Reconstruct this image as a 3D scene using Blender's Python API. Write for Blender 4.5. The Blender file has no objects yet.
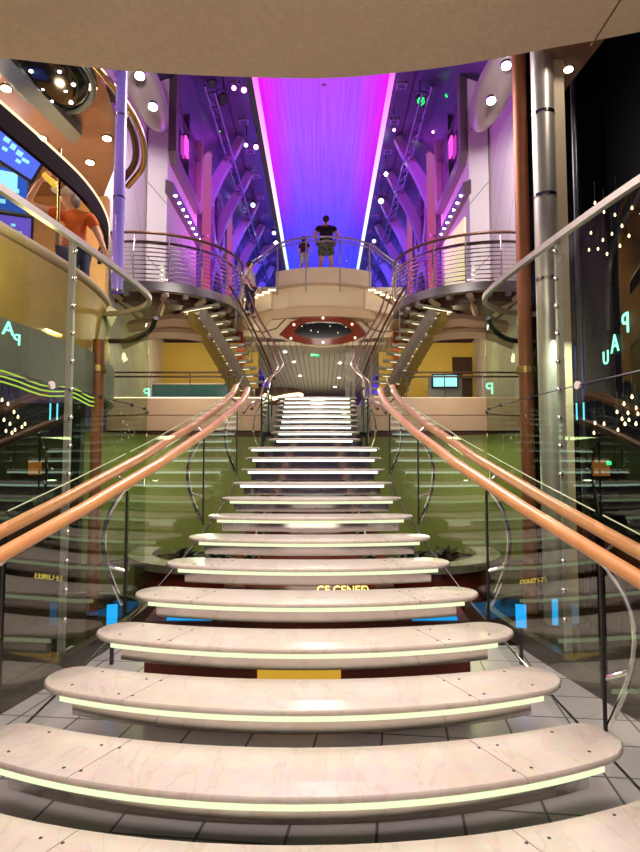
import bpy, bmesh, math, random
from mathutils import Vector, Matrix
random.seed(7)
sc = bpy.context.scene
COL = sc.collection
PI = math.pi
rad = math.radians

# ---------------------------------------------------------------- camera
PITCH = rad(4.0)
CAM = Vector((0.11, 0.0, 1.72))
cd = bpy.data.cameras.new('camera'); cam = bpy.data.objects.new('camera', cd); COL.objects.link(cam)
cam.location = CAM; cam.rotation_euler = (PI/2 + PITCH, 0, 0)
cd.sensor_width = 36; cd.lens = 620/852*36; cd.shift_x = -2/852; cd.clip_start = 0.05; cd.clip_end = 300
sc.camera = cam

def P(px, py, Y):
    "world point seen at a photograph pixel when it stands Y metres ahead"
    a = (px-322)/620; b = (426-py)/620
    s = Y/(math.cos(PITCH) - b*math.sin(PITCH))
    return Vector((CAM.x + a*s, Y, CAM.z + s*(math.sin(PITCH) + b*math.cos(PITCH))))

# ---------------------------------------------------------------- materials
def lin(c):
    return tuple((x/12.92 if x <= .04045 else ((x+.055)/1.055)**2.4) for x in c)
def rgb(r, g, b): return lin((r/255, g/255, b/255))

def base_mat(name):
    m = bpy.data.materials.new(name); m.use_nodes = True
    nt = m.node_tree; nt.nodes.clear()
    out = nt.nodes.new('ShaderNodeOutputMaterial')
    return m, nt, out
def N(nt, t, **kw):
    n = nt.nodes.new(t)
    for k, v in kw.items():
        if hasattr(n, k) and k not in ('inputs',): setattr(n, k, v)
    return n
def mat(name, c, rough=.5, metal=0., var=.08, scale=6., bump=0., emit=None, es=0., coat=0., spec=.5):
    m, nt, out = base_mat(name)
    p = N(nt, 'ShaderNodeBsdfPrincipled')
    tc = N(nt, 'ShaderNodeTexCoord'); nz = N(nt, 'ShaderNodeTexNoise')
    nz.inputs['Scale'].default_value = scale; nz.inputs['Detail'].default_value = 4
    nt.links.new(tc.outputs['Object'], nz.inputs['Vector'])
    cr = N(nt, 'ShaderNodeValToRGB')
    cr.color_ramp.elements[0].position = .3; cr.color_ramp.elements[1].position = .7
    cr.color_ramp.elements[0].color = (*[max(0, x*(1-var)) for x in c], 1)
    cr.color_ramp.elements[1].color = (*[min(1, x*(1+var)) for x in c], 1)
    nt.links.new(nz.outputs['Fac'], cr.inputs['Fac']); nt.links.new(cr.outputs['Color'], p.inputs['Base Color'])
    p.inputs['Roughness'].default_value = rough; p.inputs['Metallic'].default_value = metal
    p.inputs['Specular IOR Level'].default_value = spec
    if coat: p.inputs['Coat Weight'].default_value = coat; p.inputs['Coat Roughness'].default_value = .08
    if emit: p.inputs['Emission Color'].default_value = (*emit, 1); p.inputs['Emission Strength'].default_value = es
    if bump:
        b = N(nt, 'ShaderNodeBump'); b.inputs['Strength'].default_value = bump; b.inputs['Distance'].default_value = .01
        n2 = N(nt, 'ShaderNodeTexNoise'); n2.inputs['Scale'].default_value = scale*8
        nt.links.new(tc.outputs['Object'], n2.inputs['Vector'])
        nt.links.new(n2.outputs['Fac'], b.inputs['Height']); nt.links.new(b.outputs['Normal'], p.inputs['Normal'])
    nt.links.new(p.outputs[0], out.inputs[0])
    return m
def emis(name, c, s):
    m, nt, out = base_mat(name)
    e = N(nt, 'ShaderNodeEmission'); e.inputs['Color'].default_value = (*c, 1); e.inputs['Strength'].default_value = s
    nt.links.new(e.outputs[0], out.inputs[0]); return m
def glass(name, tint, refl=.05, ior=1.5, rough=0.0, gcol=(1, 1, 1), k=.3):
    m, nt, out = base_mat(name)
    t = N(nt, 'ShaderNodeBsdfTransparent'); t.inputs['Color'].default_value = (*tint, 1)
    g = N(nt, 'ShaderNodeBsdfGlossy'); g.inputs['Roughness'].default_value = rough; g.inputs['Color'].default_value = (*gcol, 1)
    f = N(nt, 'ShaderNodeFresnel'); f.inputs['IOR'].default_value = ior
    ad = N(nt, 'ShaderNodeMath'); ad.operation = 'MULTIPLY_ADD'; ad.use_clamp = True; ad.inputs[1].default_value = k; ad.inputs[2].default_value = refl
    nt.links.new(f.outputs[0], ad.inputs[0])
    mx = N(nt, 'ShaderNodeMixShader')
    nt.links.new(ad.outputs[0], mx.inputs[0]); nt.links.new(t.outputs[0], mx.inputs[1]); nt.links.new(g.outputs[0], mx.inputs[2])
    nt.links.new(mx.outputs[0], out.inputs[0]); return m
def ramp_emis(name, stops, s, axis=1, lo=0., hi=1., streak=0., edge=None):
    "emission whose colour runs along its length"
    m, nt, out = base_mat(name)
    tc = N(nt, 'ShaderNodeTexCoord'); sp = N(nt, 'ShaderNodeSeparateXYZ'); nt.links.new(tc.outputs['Object'], sp.inputs[0])
    mr = N(nt, 'ShaderNodeMapRange'); mr.inputs['From Min'].default_value = lo; mr.inputs['From Max'].default_value = hi
    nt.links.new(sp.outputs[axis], mr.inputs['Value'])
    cr = N(nt, 'ShaderNodeValToRGB'); el = cr.color_ramp.elements
    while len(el) < len(stops): el.new(.5)
    for e, (p, c) in zip(el, stops): e.position = p; e.color = (*c, 1)
    nt.links.new(mr.outputs[0], cr.inputs[0])
    col = cr.outputs[0]
    if edge:
        ab = N(nt, 'ShaderNodeMath'); ab.operation = 'ABSOLUTE'; nt.links.new(sp.outputs[0], ab.inputs[0])
        m2 = N(nt, 'ShaderNodeMapRange'); m2.inputs['From Min'].default_value = edge[0]; m2.inputs['From Max'].default_value = edge[1]
        nt.links.new(ab.outputs[0], m2.inputs['Value'])
        c2 = N(nt, 'ShaderNodeValToRGB'); el = c2.color_ramp.elements
        while len(el) < len(edge[2]): el.new(.5)
        for e, (p, c) in zip(el, edge[2]): e.position = p; e.color = (*c, 1)
        nt.links.new(mr.outputs[0], c2.inputs[0])
        mx = N(nt, 'ShaderNodeMix'); mx.data_type = 'RGBA'
        nt.links.new(m2.outputs[0], mx.inputs[0]); nt.links.new(col, mx.inputs[6]); nt.links.new(c2.outputs[0], mx.inputs[7])
        col = mx.outputs[2]
    if streak:
        mp = N(nt, 'ShaderNodeMapping'); mp.inputs['Scale'].default_value = (7, .12, 1)
        nt.links.new(tc.outputs['Object'], mp.inputs[0])
        nz = N(nt, 'ShaderNodeTexNoise'); nz.inputs['Scale'].default_value = 2.2; nz.inputs['Detail'].default_value = 3
        nt.links.new(mp.outputs[0], nz.inputs['Vector'])
        m3 = N(nt, 'ShaderNodeMapRange'); m3.inputs['From Min'].default_value = .3; m3.inputs['From Max'].default_value = .7
        m3.inputs['To Min'].default_value = 1-streak; m3.inputs['To Max'].default_value = 1+streak
        nt.links.new(nz.outputs['Fac'], m3.inputs['Value'])
        vm = N(nt, 'ShaderNodeVectorMath'); vm.operation = 'SCALE'
        nt.links.new(col, vm.inputs[0]); nt.links.new(m3.outputs[0], vm.inputs['Scale']); col = vm.outputs[0]
    e = N(nt, 'ShaderNodeEmission'); e.inputs['Strength'].default_value = s
    nt.links.new(col, e.inputs['Color']); nt.links.new(e.outputs[0], out.inputs[0]); return m
def marble_mat(name):
    m, nt, out = base_mat(name)
    p = N(nt, 'ShaderNodeBsdfPrincipled')
    tc = N(nt, 'ShaderNodeTexCoord'); nz = N(nt, 'ShaderNodeTexNoise'); nz.inputs['Scale'].default_value = 1.6; nz.inputs['Detail'].default_value = 8
    nz.inputs['Distortion'].default_value = .5
    mp = N(nt, 'ShaderNodeMapping'); mp.inputs['Rotation'].default_value = (0, 0, .9); mp.inputs['Scale'].default_value = (2.6, .9, 1)
    nt.links.new(tc.outputs['Object'], mp.inputs[0]); nt.links.new(mp.outputs[0], nz.inputs['Vector'])
    cr = N(nt, 'ShaderNodeValToRGB'); el = cr.color_ramp.elements
    el[0].position = .25; el[0].color = (.78, .69, .62, 1); el[1].position = .8; el[1].color = (.90, .83, .78, 1)
    for pos, c in ((.485, (.84, .765, .71)), (.5, (.76, .67, .61)), (.515, (.85, .77, .725))):
        e = el.new(pos); e.color = (*c, 1)
    nt.links.new(nz.outputs['Fac'], cr.inputs[0])
    n2 = N(nt, 'ShaderNodeTexNoise'); n2.inputs['Scale'].default_value = 14; n2.inputs['Detail'].default_value = 5
    nt.links.new(tc.outputs['Object'], n2.inputs['Vector'])
    mx = N(nt, 'ShaderNodeMix'); mx.data_type = 'RGBA'; mx.blend_type = 'MULTIPLY'; mx.inputs[0].default_value = .25
    nt.links.new(cr.outputs[0], mx.inputs[6]); nt.links.new(n2.outputs['Color'], mx.inputs[7])
    nt.links.new(mx.outputs[2], p.inputs['Base Color'])
    p.inputs['Roughness'].default_value = .24
    nt.links.new(p.outputs[0], out.inputs[0]); return m
def tile_mat(name, c, grout, size, rough=.3, rot=0.):
    m, nt, out = base_mat(name)
    p = N(nt, 'ShaderNodeBsdfPrincipled'); tc = N(nt, 'ShaderNodeTexCoord'); mp = N(nt, 'ShaderNodeMapping')
    mp.inputs['Rotation'].default_value = (0, 0, rot)
    b = N(nt, 'ShaderNodeTexBrick'); b.offset = 0; b.inputs['Scale'].default_value = 1; b.inputs['Mortar Size'].default_value = .008
    b.inputs['Brick Width'].default_value = size; b.inputs['Row Height'].default_value = size
    b.inputs['Color1'].default_value = (*c, 1); b.inputs['Color2'].default_value = (*[x*.9 for x in c], 1); b.inputs['Mortar'].default_value = (*grout, 1)
    nt.links.new(tc.outputs['Object'], mp.inputs[0]); nt.links.new(mp.outputs[0], b.inputs['Vector'])
    nt.links.new(b.outputs['Color'], p.inputs['Base Color']); p.inputs['Roughness'].default_value = rough
    nt.links.new(p.outputs[0], out.inputs[0]); return m
def line_mat(name, c, groove, size, rough=.5, axis=0, slope=.0, width=.06):
    "cladding with straight joints every `size` metres"
    m, nt, out = base_mat(name)
    p = N(nt, 'ShaderNodeBsdfPrincipled'); tc = N(nt, 'ShaderNodeTexCoord'); sp = N(nt, 'ShaderNodeSeparateXYZ')
    nt.links.new(tc.outputs['Object'], sp.inputs[0])
    a = N(nt, 'ShaderNodeMath'); a.operation = 'MULTIPLY_ADD'; a.inputs[1].default_value = slope
    o2 = sp.outputs[2 if axis != 2 else 1]
    nt.links.new(o2, a.inputs[0]); nt.links.new(sp.outputs[axis], a.inputs[2])
    d = N(nt, 'ShaderNodeMath'); d.operation = 'DIVIDE'; d.inputs[1].default_value = size; nt.links.new(a.outputs[0], d.inputs[0])
    f = N(nt, 'ShaderNodeMath'); f.operation = 'FRACT'; nt.links.new(d.outputs[0], f.inputs[0])
    l = N(nt, 'ShaderNodeMath'); l.operation = 'LESS_THAN'; l.inputs[1].default_value = width; nt.links.new(f.outputs[0], l.inputs[0])
    mx = N(nt, 'ShaderNodeMix'); mx.data_type = 'RGBA'; mx.inputs[6].default_value = (*c, 1); mx.inputs[7].default_value = (*groove, 1)
    nt.links.new(l.outputs[0], mx.inputs[0]); nt.links.new(mx.outputs[2], p.inputs['Base Color'])
    p.inputs['Roughness'].default_value = rough; nt.links.new(p.outputs[0], out.inputs[0]); return m

M = {}
M['marble'] = marble_mat('marble')
M['led'] = emis('tread_led', (.86, 1.0, .58), .92)
M['led_far'] = emis('tread_led_cool', (.80, 1.0, .84), 2.0)
M['steel'] = mat('mirror_steel', (.62, .58, .56), .12, 1, .05)
M['chrome'] = mat('chrome', (.75, .74, .72), .1, 1, .03)
M['dark_steel'] = mat('dark_steel', (.10, .10, .11), .3, .9)
M['rail_wood'] = mat('varnished_rail_wood', rgb(214, 150, 96), .32, .0, .10, 5, coat=.4)
M['rail_pink'] = mat('rose_gold_rail', rgb(205, 155, 140), .25, .55, .05)
M['bronze_rail'] = mat('bronze_rail', rgb(158, 124, 104), .28, .6, .06)
M['brown_rail'] = mat('brown_rail', rgb(120, 82, 66), .3, .3, .08)
M['grey_metal'] = mat('brushed_grey_metal', (.42, .41, .42), .35, .8, .06)
M['brass'] = mat('brass', (.62, .42, .18), .25, 1, .06)
M['glass'] = glass('clear_glass', (.90, .95, .91), .012, 1.45, k=.12)
M['glass_green'] = glass('green_tinted_glass', (.80, .87, .77), .013, 1.5, gcol=(.9, 1, .9), k=.095)
M['glass_mirror'] = glass('reflective_side_glass', (.72, .80, .70), .10, 1.5, gcol=(.9, 1, .92), k=.75)
M['glass_support'] = mat('frosted_green_glass', rgb(190, 205, 175), .2, 0, .05)
M['cream'] = mat('cream_panel', rgb(222, 204, 176), .5, 0, .04, 2)
M['fascia_beige'] = mat('dusky_beige_fascia', rgb(168, 142, 116), .5, 0, .05, 2)
M['cream_dim'] = mat('beige_panel', rgb(200, 176, 146), .55, 0, .05, 2)
M['cream_groove'] = mat('dark_cream_groove', rgb(120, 95, 70), .6)
M['soffit'] = mat('textured_plaster', rgb(208, 188, 162), .8, 0, .07, 30, bump=.5)
M['red_brown'] = mat('lacquered_red_brown', rgb(125, 52, 34), .25, 0, .1, 4, coat=.5)
M['dark_brown'] = mat('dark_brown_wood', rgb(62, 34, 24), .4, 0, .1, 4)
M['black'] = mat('gloss_black', (.006, .006, .007), .12, 0, .1)
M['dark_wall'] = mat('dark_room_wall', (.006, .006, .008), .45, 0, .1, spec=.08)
M['matt_black'] = mat('matt_black', (.012, .012, .013), .6, 0, .1)
M['copper'] = mat('copper_column', rgb(168, 104, 74), .45, .3, .06)
M['silver_skin'] = mat('satin_silver_skin', (.66, .63, .61), .38, .6, .06)
M['grey_cream'] = mat('grey_cream_shell', rgb(165, 152, 136), .35, .1, .04, 2)
M['cladding'] = line_mat('pale_cladding', rgb(225, 216, 214), rgb(150, 140, 140), 1.5, .5, 1, .7, .02)
M['slat'] = line_mat('slatted_ceiling', rgb(214, 204, 176), rgb(134, 124, 100), .17, .5, 0, 0, .16)
M['violet'] = mat('violet_lit_panel', (.22, .17, .30), .25, .5, .05)
M['violet_dark'] = mat('violet_dark_panel', (.06, .045, .09), .3, .4, .12)
M['frame_grey'] = mat('grey_window_frame', rgb(128, 112, 112), .35, .5, .06)
M['pane'] = mat('violet_window_pane', (.05, .03, .08), .08, .2, .1)
M['floor_tile'] = tile_mat('pale_floor_tile', rgb(214, 208, 212), (.17, .165, .165), .42, .22, .12)
M['grey_marble'] = mat('grey_marble', rgb(150, 148, 132), .25, 0, .25, 5)
M['curb'] = mat('dark_stone_curb', rgb(84, 80, 70), .3, 0, .2, 6)
M['green_wall'] = mat('green_lit_wall', rgb(112, 116, 62), .5, 0, .06, 1.5)
M['orange_wall'] = mat('warm_orange_wood', rgb(226, 172, 112), .4, 0, .1, 3)
M['orange_ceil'] = mat('polished_brown_ceiling', rgb(168, 128, 108), .16, .35, .08, 2)
M['gold_panel'] = mat('olive_gold_panel', rgb(168, 138, 60), .4, .2, .15, 3)
M['olive_gold'] = mat('olive_gold_steel', rgb(150, 128, 66), .4, .2, .06)
M['stringer_grey'] = mat('warm_grey_steel', rgb(150, 140, 132), .4, .2, .06)
M['grey_band'] = mat('grey_green_band', rgb(120, 124, 118), .35, .2, .08)
M['yellow_wall'] = mat('yellow_wall', rgb(228, 196, 90), .6, 0, .05, 2)
M['teal'] = mat('teal_panel', rgb(60, 110, 120), .2, .1, .15, 3)
M['plum'] = mat('plum_band', rgb(30, 16, 22), .7, 0, .1, spec=.05)
M['led_warm'] = emis('warm_led', (1, .80, .42), 2.6)
M['led_step'] = emis('step_led', (1, .86, .55), 1.3)
M['lamp_warm'] = emis('warm_lamp', (1, .83, .55), 16)
M['bulb'] = emis('warm_bulb', (1, .66, .30), 7)
M['lamp_white'] = emis('white_lamp', (1, .95, .86), 18)
M['lamp_soft'] = emis('soft_lamp', (1, .9, .7), 3.0)
M['lamp_pink'] = emis('pink_lamp', (1, .35, .95), 4)
M['lamp_blue'] = emis('blue_lamp', (.42, .45, 1), 4)
M['lamp_green'] = emis('green_lamp', (.02, .9, .18), 2)
M['neon_reflection'] = emis('green_neon_reflection', (.25, 1, .62), 2.2)
M['neon_lime'] = emis('lime_neon', (.55, .8, .08), .9)
M['cyan_tube'] = emis('cyan_tube', (.12, .65, .9), 1.6)
M['blue_tube'] = emis('blue_tube', (.04, .08, .5), .35)
M['blue_panel'] = emis('azure_panel', (.02, .38, .9), 1.1)
M['azure_dim'] = emis('azure_reflection_glow', (.02, .38, .9), .75)
M['screen_blue'] = emis('blue_screen', (.10, .16, .85), .9)
M['screen_light'] = emis('pale_screen', (.30, .72, .95), 1.1)
M['screen_cyan'] = emis('cyan_screen', (.35, .95, 1.0), 1.1)
M['yellow_text'] = emis('yellow_letters', (1, .75, .15), 3)
M['exit'] = emis('exit_green', (.03, .85, .25), 1.6)
M['skin'] = mat('skin', rgb(226, 172, 140), .55, 0, .05, 20)
M['orange_shirt'] = mat('orange_cotton', rgb(226, 104, 34), .8, 0, .1, 12)
M['blue_cloth'] = mat('dark_blue_cloth', rgb(40, 50, 90), .8)
M['black_shirt'] = mat('black_cotton', (.012, .011, .014), .85)
M['camo'] = mat('camouflage_cloth', rgb(96, 96, 78), .85, 0, .8, 9)
M['maroon'] = mat('maroon_cotton', rgb(70, 26, 40), .85)
M['pale_cloth'] = mat('pale_cloth', rgb(205, 196, 200), .8)
M['hair_dark'] = mat('dark_hair', (.015, .01, .008), .5)
M['hair_grey'] = mat('grey_hair', rgb(150, 135, 120), .6)
M['white_cloth'] = mat('white_cap_cloth', rgb(235, 230, 226), .7)
M['shoe'] = mat('dark_shoe', (.03, .03, .035), .5)
M['drink'] = mat('amber_drink', rgb(240, 200, 70), .15, 0, .05, emit=(1, .7, .1), es=.4)
M['leaf'] = mat('dark_leaf', rgb(34, 50, 24), .45, 0, .3, 9)
M['ceil_glow'] = ramp_emis('painted_ceiling_glow', [(0, rgb(180, 66, 238)), (.25, rgb(160, 80, 248)), (.55, rgb(105, 72, 250)), (1, rgb(60, 62, 255))],
                            1.0, 1, 17, 40, .16, (1.15, 2.2, [(0, rgb(245, 0, 245)), (.3, rgb(205, 20, 255)), (.65, rgb(85, 50, 255)), (1, rgb(40, 80, 255))]))  # cove LED wash on the ceiling painted as an emission gradient
M['ceil_led'] = ramp_emis('led_cove', [(0, (1, .10, .75)), (.3, (1, .42, .95)), (.6, (.72, .72, 1)), (1, (.45, .6, 1))], 1.5, 1, 18, 40)
M['tube_pink'] = ramp_emis('pink_column_light', [(0, (.75, .5, .45)), (.35, (1, .12, .35)), (1, (.7, .2, .7))], .42, 2, 6, 14)

# ---------------------------------------------------------------- mesh helpers
def new(): return bmesh.new()
def smooth(o, ang=40):
    me = o.data
    for p in me.polygons: p.use_smooth = True
    try: me.set_sharp_from_angle(angle=rad(ang))
    except Exception: pass
def obj(name, bm, m, parent=None, sm=True, kind=None, label=None):
    me = bpy.data.meshes.new(name)
    bmesh.ops.recalc_face_normals(bm, faces=bm.faces)
    bm.to_mesh(me); bm.free()
    o = bpy.data.objects.new(name, me); COL.objects.link(o)
    for x in (m if isinstance(m, (list, tuple)) else [m]): me.materials.append(x)
    if parent is not None: o.parent = parent; o.matrix_parent_inverse = Matrix.Translation(parent.location).inverted() if parent.type == 'EMPTY' else Matrix.Identity(4)
    if sm: smooth(o)
    if kind: o['kind'] = kind
    if label: o['label'] = label
    return o
def thing(name, label, cat, loc=(0, 0, 0), group=None, kind=None):
    o = bpy.data.objects.new(name, None); COL.objects.link(o); o.location = loc
    o.empty_display_size = .1
    tag(o, label, cat, group, kind); return o
def tag(o, label, cat, group=None, kind=None):
    o['label'] = label; o['category'] = cat
    if group: o['group'] = group
    if kind: o['kind'] = kind
    return o
def dup(src, delta, label=None, group=None, rotz=None):
    r = src.copy(); COL.objects.link(r); r.location = Vector(src.location) + Vector(delta)
    if rotz is not None: r.rotation_euler = (0, 0, rotz)
    if label: r['label'] = label
    if group: r['group'] = group
    for ch in src.children:
        c = ch.copy(); COL.objects.link(c); c.parent = r; c.matrix_parent_inverse = ch.matrix_parent_inverse.copy()
    return r
def box(bm, c, s, rz=0., mtx=None):
    m = (mtx if mtx is not None else Matrix.Translation(Vector(c)) @ Matrix.Rotation(rz, 4, 'Z')) @ Matrix.Diagonal((s[0], s[1], s[2], 1))
    bmesh.ops.create_cube(bm, size=1, matrix=m); return bm
def prism(bm, pts, z0, z1, f=lambda x, y, z: (x, y, z)):
    "extrude a plan outline; f maps (u, v, w) to the world"
    a = [bm.verts.new(f(x, y, z0)) for x, y in pts]; b = [bm.verts.new(f(x, y, z1)) for x, y in pts]
    n = len(pts); bm.faces.new(a); bm.faces.new(b)
    for i in range(n): bm.faces.new((a[i], a[(i+1) % n], b[(i+1) % n], b[i]))
    return bm
def ring_prism(bm, outer, inner, z0, z1, f=lambda x, y, z: (x, y, z)):
    n = len(outer)
    A = [bm.verts.new(f(x, y, z0)) for x, y in outer]; B = [bm.verts.new(f(x, y, z1)) for x, y in outer]
    C = [bm.verts.new(f(x, y, z0)) for x, y in inner]; D = [bm.verts.new(f(x, y, z1)) for x, y in inner]
    for i in range(n):
        j = (i+1) % n
        bm.faces.new((A[i], A[j], B[j], B[i])); bm.faces.new((C[i], D[i], D[j], C[j]))
        bm.faces.new((A[i], C[i], C[j], A[j])); bm.faces.new((B[i], B[j], D[j], D[i]))
    return bm
def tube(bm, pts, r, seg=10, closed=False, rr=None):
    pts = [Vector(p) for p in pts]; n = len(pts)
    if n < 2: return bm
    t0 = (pts[1]-pts[0]).normalized()
    up = Vector((0, 0, 1)) if abs(t0.z) < .9 else Vector((1, 0, 0))
    u = t0.cross(up).normalized(); rings = []
    for i in range(n):
        if closed: t = (pts[(i+1) % n]-pts[i-1])
        elif i == 0: t = pts[1]-pts[0]
        elif i == n-1: t = pts[-1]-pts[-2]
        else: t = (pts[i+1]-pts[i]).normalized()+(pts[i]-pts[i-1]).normalized()
        t = t.normalized() if t.length > 1e-9 else t0
        u = (u - t*u.dot(t)); u = u.normalized() if u.length > 1e-6 else t.orthogonal().normalized()
        v = t.cross(u); q = rr[i] if rr else r
        rings.append([bm.verts.new(pts[i] + u*(q*math.cos(2*PI*k/seg)) + v*(q*math.sin(2*PI*k/seg))) for k in range(seg)])
    for i in range(n if closed else n-1):
        a, b = rings[i], rings[(i+1) % n]
        for k in range(seg): bm.faces.new((a[k], a[(k+1) % seg], b[(k+1) % seg], b[k]))
    if not closed: bm.faces.new(rings[0]); bm.faces.new(rings[-1])
    return bm
def cyl(bm, p0, p1, r, seg=16): return tube(bm, [p0, p1], r, seg)
def normals2d(pts):
    out = []
    for i in range(len(pts)):
        a = Vector(pts[max(0, i-1)]); b = Vector(pts[min(len(pts)-1, i+1)])
        t = (b-a).normalized(); out.append(Vector((-t.y, t.x)))
    return out
def offset2d(pts, d):
    return [(p[0]+n.x*d, p[1]+n.y*d) for p, n in zip(pts, normals2d(pts))]
def ribbon(bm, pts, z0, z1, t):
    "thin upright wall along a plan path; z0 and z1 may be lists"
    n = len(pts); a = offset2d(pts, t/2); b = offset2d(pts, -t/2)
    Z0 = z0 if isinstance(z0, (list, tuple)) else [z0]*n; Z1 = z1 if isinstance(z1, (list, tuple)) else [z1]*n
    R = [[bm.verts.new((*a[i], Z0[i])), bm.verts.new((*a[i], Z1[i])), bm.verts.new((*b[i], Z1[i])), bm.verts.new((*b[i], Z0[i]))] for i in range(n)]
    for i in range(n-1):
        for k in range(4): bm.faces.new((R[i][k], R[i][(k+1) % 4], R[i+1][(k+1) % 4], R[i+1][k]))
    bm.faces.new(R[0]); bm.faces.new(R[-1]); return bm
def sheet(bm, pts, z0, z1):
    "single-skinned pane along a plan path"
    a = [bm.verts.new((p[0], p[1], z0 if not isinstance(z0, list) else z0[i])) for i, p in enumerate(pts)]
    b = [bm.verts.new((p[0], p[1], z1 if not isinstance(z1, list) else z1[i])) for i, p in enumerate(pts)]
    for i in range(len(pts)-1): bm.faces.new((a[i], a[i+1], b[i+1], b[i]))
    return bm
def ellipsoid(bm, c, s, mtx=None, u=20, v=12):
    m = Matrix.Translation(Vector(c)) @ (mtx if mtx is not None else Matrix.Identity(4)) @ Matrix.Diagonal((s[0], s[1], s[2], 1))
    bmesh.ops.create_uvsphere(bm, u_segments=u, v_segments=v, radius=1, matrix=m); return bm
def catmull(pts, n=8):
    pts = [Vector(p) for p in pts]; q = [pts[0]*2-pts[1]] + pts + [pts[-1]*2-pts[-2]]; out = []
    for i in range(1, len(q)-2):
        p0, p1, p2, p3 = q[i-1], q[i], q[i+1], q[i+2]
        for k in range(n):
            t = k/n
            out.append(.5*((2*p1)+(p2-p0)*t+(2*p0-5*p1+4*p2-p3)*t*t+(3*p1-p0-3*p2+p3)*t**3))
    out.append(pts[-1]); return out
def arc2(cx, cy, r, a0, a1, n):
    return [(cx+r*math.cos(rad(a0+(a1-a0)*i/n)), cy+r*math.sin(rad(a0+(a1-a0)*i/n))) for i in range(n+1)]
def flat_disc(bm, c, n, r, t=.01, seg=20):
    c = Vector(c); n = Vector(n).normalized(); return tube(bm, [c-n*t/2, c+n*t/2], r, seg)
SIDE = {-1: 'left', 1: 'right'}
def mir(pts, s): return [(s*p[0], *p[1:]) for p in pts]
def struct(name, bm, m, sm=False): return obj(name, bm, m, None, sm, 'structure')

# ---------------------------------------------------------------- levels
DECK = 3.38          # promenade deck reached by the stairs
BALC = 6.09          # balcony level
BRID = 7.70          # footbridge level
CEIL = 14.2

# ================================================================ SETTING
struct('floor', box(new(), (0, 1.6, -.1), (4.7, 9.2, .2)), M['floor_tile'])
struct('floor_lower', box(new(), (0, 7, -.12), (12, 22, .2)), mat('dark_polished_floor', rgb(58, 48, 40), .2, 0, .2, 3))
# underside of the deck above the viewer, with its bulging edge
edge = [(-9, 2.2), (-6, 3.35), (-3.6, 4.07), (-2.24, 4.33), (-1.2, 4.50), (0, 4.57), (.7, 4.50), (1.25, 4.38), (1.7, 4.24), (2.3, 4.06), (3.6, 3.6), (6, 2.9), (9, 2.0)]
ec = [(p.x, p.y) for p in catmull([(x, y, 0) for x, y in edge], 6)]
bm = new(); prism(bm, ec + [(9, -2.5), (-9, -2.5)], 4.72, 5.0)
co = struct('ceiling', bm, M['soffit'])
sb = new(); box(sb, (2.02, 1.9, 4.7175), (.012, 4.6, .006))
obj('joint', sb, M['cream_groove'], co, False, 'structure')
# atrium side walls
for s in (-1, 1):
    bm = new(); box(bm, (s*5.05, 15.9, 9.0), (.3, 7.2, 11.2))
    struct('wall_%s' % SIDE[s], bm, M['cladding'])
    bm = new(); box(bm, (s*5.2, 40, 9.0), (.3, 41, 11.4)); struct('wall_%s_far' % SIDE[s], bm, M['violet'])
    # sloping soffit from wall to violet ceiling, dark service strip beside it
    bm = new(); prism(bm, [(s*5.0, 12.6), (s*3.0, CEIL+.25), (s*3.0, CEIL+.35), (s*5.0, 13.0)], 13, 60, lambda x, z, y: (x, y, z))
    struct('trim_%d' % (1 if s < 0 else 2), bm, M['violet_dark'])
    bm = new(); box(bm, (s*2.72, 36, CEIL+.15), (.72, 46, .1)); struct('trim_%d' % (3 if s < 0 else 4), bm, M['violet_dark'])
bm = new(); box(bm, (0, 60.2, 9), (11, .3, 12)); struct('wall_back', bm, M['violet'])
bm = new(); box(bm, (0, 38, DECK-.35), (10, 44, .7)); struct('floor_promenade', bm, M['grey_marble'])

# violet ceiling: LED wash painted as glow, real LED edges
ct = thing('violet_ceiling', 'long violet to blue ceiling with painted LED wash running down the atrium', 'ceiling light', (0, 37, CEIL))
obj('glow_panel', box(new(), (0, 37, CEIL+.06), (4.3, 46, .04)), M['ceil_glow'], ct, False)
for s in (-1, 1):
    obj('edge_light', box(new(), (s*2.19, 37, CEIL), (.16, 46, .1)), M['ceil_led'], ct, False)
for y in (19.4,):
    obj('sensor', ellipsoid(new(), (0.02, y, CEIL+.02), (.07, .07, .05)), M['frame_grey'], ct)

ct.location.x += .15

# ================================================================ STAIRCASE
NT = 22
Yf = {}; HW = {}; DP = {}
hw_l = [1.72, 1.61, 1.485, 1.36, 1.255, 1.15, 1.08, 1.0, .95, .905, .88, .885, .92]
up_y = [9.1, 9.85, 10.6, 11.25, 11.85, 12.45, 13.0, 13.55, 14.05]
for n in range(-1, 21):
    if n <= 11: Yf[n] = 2.64+.5225*n; HW[n] = hw_l[n+1]; DP[n] = .47
    else: Yf[n] = up_y[n-12]; HW[n] = .70+.028*(n-12); DP[n] = .68 if n < 20 else .5
def zled(n): return .32+.15*n
def ztop(n): return zled(n)+.057
RC = 3.2
def sag(x): return RC-math.sqrt(max(RC*RC-x*x, .01))
def outline(hw, yf, dp, n=14):
    rf = .34*dp; fr = []; bk = []
    u0f = 1-.15/hw; u0b = 1-.25/hw
    us = [math.sin(PI/2*(-1+2*i/(2*n))) for i in range(2*n+1)]
    for u in us:
        a = abs(u); x = u*hw
        kf = max(0, (a-u0f)/(1-u0f)); kb = max(0, (a-u0b)/(1-u0b))
        fr.append((x, yf+sag(x)+rf*(1-math.sqrt(max(0, 1-kf*kf)))))
        bk.append((x, yf+dp+sag(x)*.85+.15*sag(x)*kb-(dp-rf)*(1-math.sqrt(max(0, 1-kb*kb)))))
    return fr + bk[-2:0:-1]
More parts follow.
